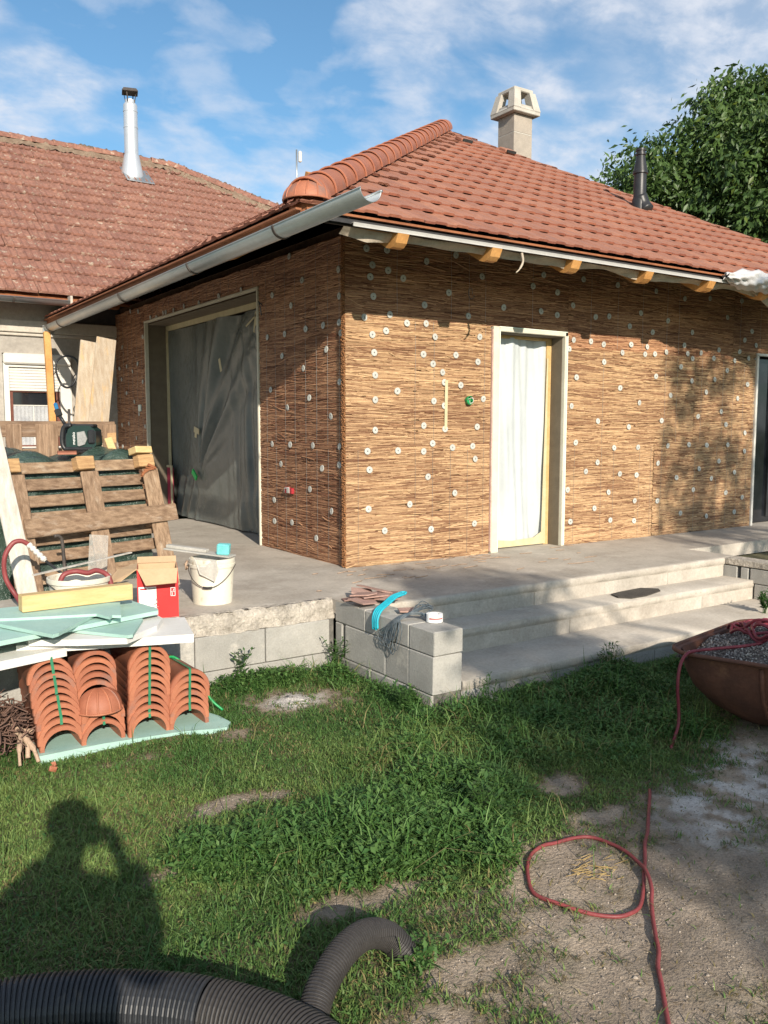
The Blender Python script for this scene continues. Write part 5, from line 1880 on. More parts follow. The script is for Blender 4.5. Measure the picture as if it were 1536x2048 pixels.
for si, (x, y, n, lx, ly, dz_, nm) in enumerate(STK):
    for k in range(n):
        if si == 1 and k == 4:
            continue
        w_ = 'topmost' if k == n - 1 else (ordn[k] if k == 0 else ordn[k] + ' from the bottom')
        o = link_mesh('ridge_tile', stm)
        zz = -0.460 + dz_ * k
        yy = y + ly * k + (0.05 if si == 1 and k > 4 else 0) + random.uniform(-0.006, 0.006)
        o.matrix_local = Matrix.Translation((x + lx * k + random.uniform(-0.003, 0.003) - (0.02 if si == 1 and k > 4 else 0), yy, zz)) @ BT.to_4x4() @ Matrix.Rotation(random.uniform(-0.015, 0.015), 4, 'Z') @ Matrix.Rotation(-0.03, 4, 'X')
        tag(o, 'terracotta ridge tile, %s in the %s' % (w_, nm), 'ridge tile', 'stacked terracotta ridge tiles')
# ribbed end cap inside the second stack
ec = thing('end_cap_tile', 'ribbed terracotta end cap tucked into the second tile stack', 'end cap', (-2.598, -1.70, -0.30), 'stacked terracotta ridge tiles')
eo = ORG[ec.name]


def cap_pt(az, el, r=0.122):
    return eo + Vector((math.sin(az) * r * math.cos(el) ** 0.75, -math.cos(az) * r * 0.95 * math.cos(el) + 0.05, r * 0.95 * math.sin(el)))


m = MB()
m.grid(lambda u, v: cap_pt(-1.5 + 3.0 * u, 1.5 * v), 18, 9)
m.grid(lambda u, v: cap_pt(-1.5 + 3.0 * u, 1.5 * v, 0.108), 18, 4)
m.build('shell', 'tile_ridge', ec)
for az in (-0.8, -0.3, 0.25, 0.8):
    m = MB()
    m.tube([cap_pt(az, 1.4 * t / 7, 0.1225) for t in range(8)], [0.006] * 6 + [0.004, 0.002], 5, False)
    m.build('rib', 'tile_ridge', ec)
m = MB()
m.tube([cap_pt(-1.5 + 3.0 * t / 18, 0.0, 0.123) for t in range(19)], 0.006, 5, False)
m.build('lip', 'tile_ridge', ec)


def strap(pts, label, w=0.014):
    m = MB()
    P = [Vector(p) for p in pts]
    for a, b in zip(P[:-1], P[1:]):
        m.bar(a, b, w, 0.0022, up=(0, -1, 0.05) if abs((b - a).normalized().y) < 0.8 else (0, 0, 1))
    m.top('packing_strap', 'green_strap', label, 'strap', 'green packing straps')


def stack_strap(si, k0, k1, label, over=False):
    x, y, n, lx, ly, dz_, nm = STK[si]
    pts = [(x + lx * k, y + ly * k - 0.006, -0.460 + dz_ * k + 0.121) for k in range(k1, k0 - 1, -1)]
    if over:
        a = pts[0]
        pts = [(a[0], a[1] + 0.30, a[2] - 0.004), (a[0], a[1] + 0.02, a[2] + 0.003)] + pts
    else:
        a = pts[0]
    b = pts[-1]
    pts.append((b[0], b[1] - 0.004, b[2] - 0.035))
    strap(pts, label)


stack_strap(0, 5, 9, 'green strap down the upper half of the leftmost tile stack', True)
stack_strap(0, 1, 4, 'green strap down the lower half of the leftmost tile stack')
stack_strap(1, 0, 2, 'short green strap below the ribbed end cap')
stack_strap(2, 0, 9, 'green strap down the front of the third tile stack', True)
stack_strap(3, 0, 5, 'green strap down the front of the short tile stack', True)
m = MB()
m.tube(smooth_path([(-2.23, -1.50, -0.175), (-2.18, -1.47, -0.142), (-2.11, -1.45, -0.136), (-2.05, -1.47, -0.19), (-1.96, -1.49, -0.32), (-1.90, -1.52, -0.42), (-1.85, -1.56, -0.475)], 6), 0.008, 5)
m.top('loose_strap', 'green_plastic', 'loose bright green strap trailing off the short tile stack into the grass', 'strap')
m = MB()
m.box((-2.905, -1.92, -0.475), (0.035, 0.02, 0.03), rotm(0.4, 0.5, 0.2), bev=0.006, jit=0.004)
m.box((-2.90, -1.925, -0.45), (0.022, 0.015, 0.025), rotm(0.1, -0.5, 0.2), bev=0.005, jit=0.004)
m.top('tile_shard', 'tile_ridge', 'small orange tile shard in the grass in front of the root', 'tile shard')

# tangled root at the left edge
rt_ = thing('root_stump', 'dry brown root tangle with pale forked twigs in the grass', 'root', (-3.0, -1.55, -0.5))
g = np.random.default_rng(9)
m = MB()
for k in range(330):
    a = g.uniform(0, 6.28)
    c = Vector((-3.07 + g.normal(0, 0.07), -1.45 + g.normal(0, 0.10), -0.36 + g.normal(0, 0.055)))
    pts = []
    dd = Vector((math.cos(a), math.sin(a), g.normal(0, 0.7))).normalized()
    for t in range(5):
        pts.append(c + dd * (t - 2) * 0.035 + Vector((g.normal(0, 0.012), g.normal(0, 0.012), g.normal(0, 0.012))))
    m.tube(pts, g.uniform(0.0022, 0.006), 4, False)
m.build('root_mass', 'root_bark', rt_)
m = MB()
m.tube(smooth_path([(-3.05, -1.50, -0.34), (-2.99, -1.60, -0.37), (-2.97, -1.66, -0.40), (-2.98, -1.72, -0.47)], 5), [0.022] * 6 + [0.018] * 5 + [0.012] * 5, 7)
m.tube(smooth_path([(-2.98, -1.64, -0.385), (-2.95, -1.70, -0.43), (-2.935, -1.75, -0.49)], 5), [0.016] * 6 + [0.010] * 5, 7)
m.tube(smooth_path([(-3.0, -1.58, -0.36), (-2.93, -1.59, -0.38), (-2.875, -1.575, -0.385)], 5), [0.016] * 6 + [0.007] * 5, 7)
m.tube(smooth_path([(-2.99, -1.62, -0.37), (-3.02, -1.72, -0.42), (-3.03, -1.78, -0.48)], 5), [0.014] * 6 + [0.008] * 5, 7)
m.build('twig', 'twig_pale', rt_)

# ------------------------------------------------------------------ things on the wing wall and steps
g = random.Random(4)
SL_L = ['lowest of the pile, poking out to the left', 'flat in the middle of the pile', 'with a pointed corner over the wall edge', 'long piece pointing right on the pile', 'small square piece at the back', 'dark piece under the top one',
        'topmost long narrow piece', 'reddish piece tilted forward', 'leaning on the turquoise strap', 'alone beside the cable bundle']
SLP = [(-0.66, -1.22, 0.006, 0.26, 0.13, 0.3), (-0.60, -1.30, 0.015, 0.28, 0.14, -0.4), (-0.74, -1.40, 0.02, 0.20, 0.16, 0.9), (-0.52, -1.30, 0.03, 0.30, 0.12, -0.9), (-0.62, -1.18, 0.035, 0.16, 0.13, 0.1),
       (-0.62, -1.36, 0.04, 0.24, 0.12, 0.5), (-0.55, -1.24, 0.055, 0.34, 0.07, -0.75), (-0.70, -1.33, 0.05, 0.18, 0.13, -0.2), (-0.58, -1.45, 0.03, 0.20, 0.10, -0.5), (-0.62, -1.76, 0.006, 0.15, 0.12, 0.2)]
for k, (x, y, z, w, d_, rz) in enumerate(SLP):
    R3 = rotm(g.uniform(-0.16, 0.16) if k < 9 else 0.02, g.uniform(-0.14, 0.14) if k < 9 else 0, rz - 0.6)
    pts = [(-w / 2, -d_ / 2 * g.uniform(0.5, 1)), (w / 2 * g.uniform(0.3, 0.8), -d_ / 2), (w / 2, -d_ / 2 * g.uniform(-0.3, 0.6)), (w / 2 * g.uniform(0.5, 1), d_ / 2), (-w / 2 * g.uniform(0.6, 1), d_ / 2 * g.uniform(0.7, 1))]
    P = [R3 @ Vector((a, b, 0)) + Vector((x, y, z + 0.01)) for a, b in pts]
    MB().prism(P, (0, 0, 0.009)).top('slate', 'slate', 'brown tile piece on the wing wall, ' + SL_L[k], 'tile piece', 'broken tile pieces on the wing wall')
m = MB()
for k in range(4):
    o_ = (k - 1.5) * 0.018
    m.tube(smooth_path([(-0.50, -1.50 + o_, 0.075), (-0.60, -1.545 + o_, 0.070), (-0.70, -1.60 + o_, 0.045), (-0.79, -1.645 + o_ * 1.1, 0.020), (-0.825, -1.66 + o_, -0.03), (-0.828, -1.665 + o_ * 0.9, -0.09 - 0.012 * (k % 2))], 6), 0.0085, 6)
m.tube(smooth_path([(-0.50, -1.53, 0.075), (-0.47, -1.50, 0.08), (-0.50, -1.475, 0.078)], 6), 0.0085, 6)
m.top('work_glove', 'turquoise', 'bright turquoise strap draped over the edge of the wing wall', 'strap')
m = MB()
g = np.random.default_rng(31)
for k in range(15):
    dx, dy = g.normal(0, 0.012), g.normal(0, 0.03)
    low = -0.12 - g.uniform(0, 0.10)
    yb = -1.86 + g.normal(0, 0.035)
    m.tube(smooth_path([(-0.62 + g.normal(0, 0.03), -1.99 + g.normal(0, 0.02), 0.02), (-0.69, -1.93 + dy * 0.3, 0.03 + g.uniform(0, 0.02)), (-0.79, -1.885 + dy * 0.3, 0.02), (-0.822 + dx * 0.3, yb + dy, -0.06),
                        (-0.825, yb + 0.05 + dy, low), (-0.822, yb + 0.10 + dy, low * 0.8), (-0.815, -1.875 + dy * 0.4, -0.01), (-0.72, -1.91, 0.035 + g.uniform(0, 0.015)), (-0.56 + g.normal(0, 0.02), -1.84 + g.normal(0, 0.04), 0.03 + g.uniform(0, 0.05)), (-0.56, -1.92, 0.05), (-0.64, -1.95, 0.035)], 5), 0.0028, 5)
m.top('cable_bundle', 'wire_blue', 'tangled bundle of dark blue grey cable hanging off the wing wall', 'cable')
tr = thing('tape_roll', 'white tape roll lying on the near end of the wing wall', 'tape roll', (-0.625, -2.03, -0.002))
to = ORG[tr.name]
m = MB()
m.lathe([(0.031, 0.0), (0.031, 0.05), (0.052, 0.05), (0.052, 0.0), (0.031, 0.0)], to, 28, smooth=False)
m.build('tape', 'print_white', tr)
m = MB()
m.lathe([(0.0525, 0.020), (0.0525, 0.030)], to, 28, a0=3.4, a1=5.2)
m.build('band', mat('band_red', (0.55, 0.16, 0.14), None, 8, 0.6, 0).name, tr)
m = MB()
P = [(1.60, -1.50, -0.164), (1.72, -1.475, -0.164), (2.02, -1.455, -0.164), (2.12, -1.56, -0.164), (2.06, -1.63, -0.164), (1.80, -1.70, -0.164), (1.62, -1.70, -0.164), (1.55, -1.62, -0.164)]
m.prism(P, (0, 0, 0.008))
m.top('door_mat', 'grate', 'dark ragged mat lying on the middle step', 'mat')

# ------------------------------------------------------------------ rusty tub with gravel and hose
tub = thing('rusty_tub', 'rusty steel tub heaped with gravel on the grass', 'tub', (0.72, -3.45, -0.5))
TA, TBv = Vector((0.982, 0.19, 0)).normalized(), Vector((0.345, -0.939, 0)).normalized()
TC = Vector((0.155, -3.185, 0)) + TA * 0.56 + TBv * 0.50


def tub_ring(hx_, hy_, rc, z, n=10):
    out = []
    for sx, sy, a0 in ((1, 1, 0), (-1, 1, 90), (-1, -1, 180), (1, -1, 270)):
        for k in range(n):
            a = R_(a0 + 90 * k / (n - 1))
            p = TC + TA * (sx * (hx_ - rc) + rc * math.cos(a)) + TBv * (sy * (hy_ - rc) + rc * math.sin(a))
            out.append(Vector((p.x, p.y, z)))
    return out


rings = [tub_ring(0.585, 0.525, 0.20, -0.045), tub_ring(0.56, 0.50, 0.19, -0.053), tub_ring(0.555, 0.495, 0.19, -0.070), tub_ring(0.545, 0.485, 0.21, -0.16), tub_ring(0.515, 0.455, 0.23, -0.26), tub_ring(0.45, 0.39, 0.24, -0.36), tub_ring(0.34, 0.29, 0.22, -0.445), tub_ring(0.14, 0.12, 0.10, -0.485),
         tub_ring(0.29, 0.24, 0.15, -0.44), tub_ring(0.47, 0.41, 0.13, -0.27), tub_ring(0.545, 0.485, 0.18, -0.070), tub_ring(0.55, 0.49, 0.18, -0.051)]
m = MB()
n = len(rings[0])
vs = [v for r in rings for v in r]
fs = [(j * n + i, j * n + (i + 1) % n, (j + 1) * n + (i + 1) % n, (j + 1) * n + i) for j in range(len(rings) - 1) for i in range(n)]
fs.append(tuple(7 * n + i for i in range(n)))
m.add(vs, fs, 0, True)
m.build('tub_shell', 'rust', tub)
m = MB()
m.tube(tub_ring(0.587, 0.527, 0.20, -0.047), 0.013, 6, closed=True)
m.build('rim', 'rust', tub)
for q in (0.0, 0.34):
    m = MB()
    pts = []
    for hx_, z in ((0.557, -0.075), (0.547, -0.16), (0.517, -0.26), (0.452, -0.36), (0.342, -0.445)):
        pts.append(TC - TA * (hx_ + 0.002) + TBv * q + Vector((0, 0, z)))
    m.tube(pts, 0.014, 6)
    m.build('rib', 'rust', tub)


def heap_z(a, b):
    d = max(abs(a) / 0.55, abs(b) / 0.49)
    q = math.sqrt((a / 0.55) ** 2 + (b / 0.49) ** 2)
    return -0.085 + 0.17 * max(0, 1 - q * 0.9) + 0.012 * math.sin(a * 17) * math.cos(b * 21)


g = np.random.default_rng(17)
V, Tt, Cc = [], [], []
for u in range(23):
    for v in range(23):
        a, b = -0.53 + 1.06 * u / 22, -0.47 + 0.94 * v / 22
        p = TC + TA * a + TBv * b
        V.append((p.x, p.y, heap_z(a, b) - 0.006))
        Cc.append((0.16, 0.13, 0.115))
for u in range(22):
    for v in range(22):
        i = u * 23 + v
        Tt += [(i, i + 23, i + 24), (i, i + 24, i + 1)]
OCT = [(0, 2, 4), (2, 1, 4), (1, 3, 4), (3, 0, 4), (2, 0, 5), (1, 2, 5), (3, 1, 5), (0, 3, 5)]
for k in range(6500):
    a, b = g.uniform(-0.53, 0.53), g.uniform(-0.47, 0.47)
    p = TC + TA * a + TBv * b
    c = np.array([p.x, p.y, heap_z(a, b) + g.uniform(-0.002, 0.007)])
    r = g.uniform(0.004, 0.0115)
    Q = np.linalg.qr(g.normal(size=(3, 3)))[0]
    P = np.array([(1, 0, 0), (-1, 0, 0), (0, .8, 0), (0, -.8, 0), (0, 0, .55), (0, 0, -.55)]) * r * g.uniform(0.7, 1.3, (6, 1))
    base = len(V)
    V += [tuple(x) for x in (P @ Q.T + c)]
    t = g.uniform(0.45, 1.25)
    cc = np.array([0.33, 0.285, 0.255]) * t if g.random() < 0.8 else np.array([0.55, 0.50, 0.45])
    Cc += [tuple(cc)] * 6
    Tt += [(x + base, y + base, z + base) for x, y, z in OCT]
go = link_mesh('gravel', raw_mesh('gravel', V, None, Tt, np.array(Cc), ['gravel']))
tag(go, 'grey brown gravel heaped in the rusty tub', kind='stuff')

hc = thing('hose_coil', 'dark red hose coiled on the gravel with one end hanging over the rim', 'hose', (0.72, -3.45, 0.05))
m = MB()
pts = []
for k in range(130):
    t = k / 129
    a = t * 2 * math.pi * 4.6 + 2.0
    ra = 0.33 + 0.11 * math.sin(a * 0.37) + 0.03 * math.sin(a * 1.31)
    rb_ = 0.27 + 0.09 * math.cos(a * 0.41)
    x, y = ra * math.cos(a) + 0.11 + 0.03 * math.sin(t * 9), rb_ * math.sin(a) - 0.08 + 0.03 * math.cos(t * 11)
    p = TC + TA * x + TBv * y
    pts.append(Vector((p.x, p.y, heap_z(x, y) + 0.022 + 0.010 * math.sin(k * 1.7) + 0.012 * (k % 3) + 0.02 * t)))
pts += [Vector(p) for p in ((0.70, -3.52, 0.02), (0.52, -3.46, -0.01), (0.36, -3.36, -0.028), (0.22, -3.32, -0.030), (0.13, -3.325, -0.034), (0.065, -3.335, -0.09), (0.045, -3.34, -0.20), (0.06, -3.34, -0.32), (0.05, -3.35, -0.41), (0.0, -3.36, -0.485), (-0.10, -3.42, -0.492))]
m.tube(smooth_path(pts, 3), 0.0090, 7)
m.build('hose', 'hose_coil', hc)

# red hose on the ground
HZ = -0.474
m = MB()
g = random.Random(8)


def onground(pts, r):
    return [Vector((x, y, float(ground_h(np.array(x), np.array(y))) + r * 0.9)) for x, y in pts]


L1 = [(-0.62, -3.70), (-0.666, -3.74), (-0.79, -3.835), (-0.879, -3.904), (-0.985, -3.985), (-1.073, -4.044), (-1.165, -4.12), (-1.249, -4.185), (-1.345, -4.26), (-1.432, -4.316), (-1.50, -4.33), (-1.56, -4.315), (-1.623, -4.254), (-1.678, -4.163), (-1.705, -4.063), (-1.655, -3.975), (-1.59, -3.905), (-1.518, -3.855),
      (-1.44, -3.835), (-1.379, -3.84), (-1.29, -3.855), (-1.218, -3.885), (-1.19, -3.97), (-1.20, -4.06), (-1.225, -4.14), (-1.262, -4.205), (-1.33, -4.285), (-1.386, -4.33), (-1.47, -4.405), (-1.547, -4.478), (-1.61, -4.54), (-1.674, -4.587), (-1.735, -4.65), (-1.794, -4.708), (-1.87, -4.782), (-2.0, -4.92), (-2.2, -5.1)]
path = smooth_path(onground(L1, 0.012), 5)
for i in range(len(path)):
    if 110 < i < 140:
        path[i].z += 0.018 * math.sin((i - 110) / 30 * math.pi)
m.tube(path, 0.0076, 8)
hs = m.top('garden_hose', 'hose_red', 'dull red hose looping over the bare ground at the lower right', 'hose')

# ------------------------------------------------------------------ corrugated drain pipes
def corrugated(pts, r, pitch, n=26, depth=0.085):
    P = smooth_path(pts, 30)
    L = [0.0]
    for a, b in zip(P[:-1], P[1:]):
        L.append(L[-1] + (b - a).length)
    N = int(L[-1] / pitch)
    out, rs = [], []
    prof = [(0.0, 1 - depth), (0.18, 1 - depth), (0.30, 1.0), (0.5, 1.012), (0.75, 1.0), (0.9, 1 - depth)]
    j = 0
    for k in range(N):
        for f, q in prof:
            s_ = (k + f) * pitch
            while j < len(L) - 2 and L[j + 1] < s_:
                j += 1
            t = (s_ - L[j]) / max(1e-6, L[j + 1] - L[j])
            out.append(P[j] + (P[j + 1] - P[j]) * t)
            rs.append(r * q)
    m = MB()
    m.tube(out, rs, n, False, smooth=False)
    return m, out[0], out[-1]


pipe = thing('drain_pipe', 'thick black corrugated drain pipe with a brown grey end section', 'pipe', (-3.2, -3.95, -0.5), 'corrugated pipes in the grass')
m, _, _ = corrugated([(-4.1, -3.86, -0.415), (-3.663, -3.765, -0.415), (-3.466, -3.785, -0.415), (-3.319, -3.845, -0.415), (-3.186, -3.923, -0.415), (-3.05, -4.033, -0.415), (-2.985, -4.10, -0.415)], 0.088, 0.0155)
m.build('black_section', 'pipe_black', pipe)
m, _, _ = corrugated([(-2.985, -4.10, -0.415), (-2.925, -4.175, -0.415), (-2.86, -4.28, -0.415), (-2.815, -4.40, -0.415), (-2.80, -4.55, -0.41), (-2.83, -4.8, -0.40)], 0.087, 0.0140)
m.build('grey_section', 'pipe_grey', pipe)
m, e0, e1 = corrugated([(-3.05, -4.75, -0.43), (-2.90, -4.52, -0.43), (-2.815, -4.38, -0.425), (-2.765, -4.295, -0.415), (-2.693, -4.229, -0.375), (-2.585, -4.165, -0.345), (-2.47, -4.115, -0.355), (-2.375, -4.10, -0.405), (-2.325, -4.125, -0.47)], 0.045, 0.0100, 24)
m.top('drain_pipe', 'pipe_grey', 'curved grey corrugated pipe end diving into the ground in the foreground', 'pipe', 'corrugated pipes in the grass')

# ------------------------------------------------------------------ trees
LEAFN = [0]


def leaf_cloud(name, centers, radii, nleaf, size, seed, parent=None, droop=0.5, col=((0.040, 0.085, 0.022), (0.085, 0.15, 0.04)), shell=0.55, sub=0.42, spray=34):
    """leaves gathered on small sprays spread through each lobe."""
    g = np.random.default_rng(seed)
    Vs, Cs = [], []
    for c, r, n in zip(centers, radii, nleaf):
        c = np.array(c, float)
        ns = max(4, int(n / spray))
        d = g.normal(size=(ns, 3))
        d /= np.linalg.norm(d, axis=1)[:, None]
        rr = r * (shell + (1 - shell) * g.random(ns) ** 0.6) * g.uniform(0.75, 1.12, ns)
        sc = c + d * rr[:, None]
        tone = g.uniform(0, 1, ns)
        k = n // ns
        p = np.repeat(sc, k, 0) + g.normal(0, sub * 0.38, (ns * k, 3)) * np.array([1, 1, 0.75])
        tn = np.repeat(tone, k)
        N = len(p)
        out = np.repeat(d, k, 0) * 0.6 + g.normal(0, 0.55, (N, 3))
        out[:, 2] -= droop
        out /= np.linalg.norm(out, axis=1)[:, None]
        sd = np.cross(out, g.normal(size=(N, 3)))
        sd /= np.linalg.norm(sd, axis=1)[:, None] + 1e-9
        nr = np.cross(out, sd)
        L = size * g.uniform(0.5, 1.3, N)[:, None]
        w = L * g.uniform(0.34, 0.46, N)[:, None]
        a = p
        b = p + out * L * 0.45 + sd * w * 0.5 - nr * L * 0.06
        cc = p + out * L
        dd = p + out * L * 0.45 - sd * w * 0.5 - nr * L * 0.06
        mid = p + out * L * 0.5
        Vs.append(np.stack([a, b, cc, dd], 1).reshape(-1, 3))
        t = np.clip(tn * 0.6 + g.random(N) * 0.4, 0, 1)[:, None]
        col_ = np.array(col[0]) * (1 - t) + np.array(col[1]) * t
        yel = (g.random(N) < 0.05)[:, None]
        col_ = np.where(yel, col_ * np.array([1.5, 1.2, 0.7]), col_)
        Cs.append(np.repeat(col_, 4, 0))
    V = np.concatenate(Vs)
    C = np.concatenate(Cs)
    nq = len(V) // 4
    i = np.arange(nq)[:, None] * 4
    T = np.concatenate([i + np.array([[0, 1, 2]]), i + np.array([[0, 2, 3]])], 0)
    org = ORG.get(parent.name) if parent else None
    o = link_mesh(name, raw_mesh(name, V, None, T, C, ['leaf'], org=org), parent)
    return o


def limb(m, p0, p1, r0, r1, bend=0.2, seed=0):
    g = random.Random(seed)
    p0, p1 = Vector(p0), Vector(p1)
    L = (p1 - p0).length
    mids = [p0 + (p1 - p0) * t + Vector((g.uniform(-1, 1), g.uniform(-1, 1), g.uniform(-0.3, 0.6))) * L * bend * 0.35 for t in (0.35, 0.7)]
    P = smooth_path([p0, mids[0], mids[1], p1], 5)
    m.tube(P, [r0 + (r1 - r0) * k / (len(P) - 1) for k in range(len(P))], 9)


wal = thing('walnut_tree', 'big leafy walnut tree rising behind the right side of the roof', 'tree', (11.6, 3.7, -0.5))
WALNUT = [((8.63,4.68,5.54),0.42),((9.26,4.66,5.87),0.55),((9.84,4.57,6.3),0.48),((8.97,4.28,5.17),0.6),((10.21,4.49,5.76),0.8),((10.57,4.46,6.45),0.5),((10.35,4.68,5.08),0.9),((10.83,4.24,7.12),0.55),((10.5,4.14,6.44),0.5),((11.34,4.17,7.43),0.55),((11.37,3.94,7.64),0.32),((10.88,4.51,7.57),0.3),((10.63,3.55,6.31),0.8),((10.2,3.63,5.56),0.8),((11.71,3.78,7.2),0.7),((10.79,3.21,5.38),1.0),((10.53,3.93,4.87),0.9),((11.02,2.91,6.13),0.9),((10.69,2.81,4.51),1.0),((12.7,3.37,7.28),0.9),((11.61,2.65,5.29),1.1),((12.63,2.7,6.35),1.1),((13.36,2.47,5.5),1.1),((13.87,3.23,7.66),0.8),((13.01,4.37,7.24),0.9),((12.08,4.59,5.96),1.0),((14.14,4.14,6.68),1.1)]
WC = [c for c, r in WALNUT]
WR = [r for c, r in WALNUT]
crown = leaf_cloud('crown', WC, WR, [int(3300 * r * r) for r in WR], 0.150, 41, wal, 0.85, col=((0.032, 0.072, 0.018), (0.105, 0.172, 0.046)), spray=62, sub=0.40)
m = MB()
limb(m, (11.6, 3.7, -0.6), (11.4, 3.8, 3.0), 0.26, 0.20, 0.08, 1)
for k, (x, y, z) in enumerate(((9.1, 4.4, 5.3), (9.9, 4.4, 6.0), (10.9, 3.9, 6.6), (10.6, 3.3, 5.2), (12.0, 3.2, 6.9), (12.7, 2.6, 6.2), (12.9, 4.4, 7.3), (11.7, 4.0, 7.4), (10.4, 5.0, 5.5), (13.1, 2.3, 5.1), (12.0, 5.2, 5.5))):
    limb(m, (11.4, 3.8, 2.6 + 0.08 * k), (x, y, z), 0.11, 0.02, 0.25, k + 3)
m.build('trunk', 'bark', wal)

# the tree behind the camera whose shade dapples the right of the wall, steps and lawn
SHADE = [(4.3,0,2.0,.28,1),(4.55,0,1.6,.32,1),(4.9,0,2.0,.4,1),(5.5,0,2.0,.4,1),(4.25,0,.8,.34,1),(4.6,0,.35,.42,1.1),(4.95,0,.95,.45,1.1),(5.35,0,1.0,.34,.8),(5.2,0,1.7,.35,.7),(5.5,0,.3,.38,1),(5.0,0,.15,.35,1),(6.2,0,1.0,.7,1),(6.2,0,2.0,.6,1),(.22,-1.0,0,.36,1.9),(.2,-1.45,0,.32,2.2),(.62,-1.35,0,.30,1.9),(.95,-1.2,0,.2,.8),(0.0,-1.55,-.1,.32,2.3),(.5,-1.6,-.17,.36,2.3),(.8,-1.7,-.17,.2,1.0),(-.15,-2.1,-.34,.28,1.9),(.35,-2.0,-.34,.34,2.1),(.1,-1.8,-.25,.30,2.2),(4.6,-.5,0,.5,1),(5.6,-.4,0,.6,1),(3.9,-.6,0,.3,.6),(-.2,-2.55,-.5,.36,1.3),(.25,-2.6,-.5,.40,1.3),(.7,-2.55,-.5,.42,1.3),(1.15,-2.6,-.5,.4,1.2),(-.5,-2.9,-.5,.34,1.2),(0,-3.0,-.5,.48,1.3),(.5,-3.0,-.5,.5,1.3),(-.5,-3.35,-.5,.38,1.2),(-.1,-3.5,-.5,.45,1.3),(.4,-3.6,-.5,.48,1.2),(.9,-3.3,-.4,.5,1.1),(.8,-3.8,-.5,.4,1.1),(-.95,-3.25,-.5,.22,.9),(-.75,-3.75,-.5,.30,1),(-.3,-4.0,-.5,.38,1.1),(.2,-4.0,-.5,.4,1),(-.8,-4.25,-.5,.30,.9),(-1.0,-4.5,-.5,.22,.7),(-1.05,-4.05,-.5,.20,.9),(-.95,-2.85,-.5,.22,.7)]
g = np.random.default_rng(77)
sc_, sr_, sn_ = [], [], []
for (x, y, z, r, dens) in SHADE:
    t = g.uniform(10.6, 12.4)
    p = Vector((x, y, z)) - SUN_DIR * t
    sc_.append(tuple(p))
    sr_.append(r * 0.95)
    sn_.append(max(60, int(r * r * 2300 * dens)))
stree = thing('garden_tree', 'leafy garden tree standing behind the photographer', 'tree', (0.9, -13.2, -0.5))
leaf_cloud('crown', sc_, sr_, sn_, 0.115, 43, stree, 0.4, shell=0.15, sub=0.30)
m = MB()
limb(m, (0.9, -13.2, -0.6), (0.5, -12.9, 3.2), 0.17, 0.13, 0.1, 4)
for k in range(0, len(sc_), 4):
    limb(m, (0.5, -12.9, 2.9), sc_[k], 0.05, 0.012, 0.15, k)
m.build('trunk', 'bark', stree)

# ------------------------------------------------------------------ the photographer whose shadow falls on the lawn
fw = Vector((0.557, 0.830, 0)).normalized()
rg = Vector((0.830, -0.557, 0)).normalized()
CAML = Vector(cam.location)
base_p = CAML - fw * 0.335 + rg * -0.02
base_p.z = GZ
per = thing('person', 'person in dark clothes holding a phone up with both hands', 'person', base_p)


def loc3(r, f, z):
    return rg * r + fw * (f if f < 0.3 else f * 0.70) + Vector((0, 0, z * 1.055 if z < 1.5 else z + 0.0825))


def skin_obj(name, nodes, edges, radii, matn, parent, sub=2, root=0):
    me = bpy.data.meshes.new(name)
    me.from_pydata([tuple(loc3(*p)) for p in nodes], edges, [])
    me.materials.append(M[matn])
    o = link_mesh(name, me, parent)
    md = o.modifiers.new('skin', 'SKIN')
    md.use_smooth_shade = True
    if not me.skin_vertices:
        with bpy.context.temp_override(object=o, active_object=o, selected_objects=[o]):
            bpy.context.view_layer.objects.active = o
            bpy.ops.object.skin_root_mark()
    for i, r in enumerate(radii):
        me.skin_vertices[0].data[i].radius = (r, r) if not isinstance(r, tuple) else r
        me.skin_vertices[0].data[i].use_root = (i == root)
    s_ = o.modifiers.new('sub', 'SUBSURF')
    s_.levels = s_.render_levels = sub
    return o


EY = 1.70
body_n = [(0, 0, 1.02), (0, 0.01, 1.22), (0, 0.0, 1.40), (0, 0.02, 1.50), (0, 0.04, 1.56), (0, 0.06, 1.63), (0, 0.05, 1.71), (0, 0.04, 1.77),
          (0.17, 0.0, 1.44), (0.235, 0.16, 1.25), (0.13, 0.36, 1.49), (0.085, 0.405, 1.53),
          (-0.17, 0.0, 1.44), (-0.265, 0.16, 1.25), (-0.13, 0.36, 1.49), (-0.085, 0.405, 1.53),
          (0.09, 0.0, 0.93), (0.10, 0.02, 0.50), (0.11, -0.02, 0.09), (0.12, 0.12, 0.04),
          (-0.09, 0.0, 0.93), (-0.10, 0.02, 0.50), (-0.11, -0.02, 0.09), (-0.12, 0.12, 0.04)]
body_e = [(0, 1), (1, 2), (2, 3), (3, 4), (4, 5), (5, 6), (6, 7), (2, 8), (8, 9), (9, 10), (10, 11), (2, 12), (12, 13), (13, 14), (14, 15), (0, 16), (16, 17), (17, 18), (18, 19), (0, 20), (20, 21), (21, 22), (22, 23)]
body_r = [0.09, 0.09, 0.09, 0.06, 0.058, 0.082, 0.095, 0.07, 0.06, 0.045, 0.03, 0.034, 0.06, 0.045, 0.03, 0.034, 0.085, 0.06, 0.045, 0.04, 0.085, 0.06, 0.045, 0.04]
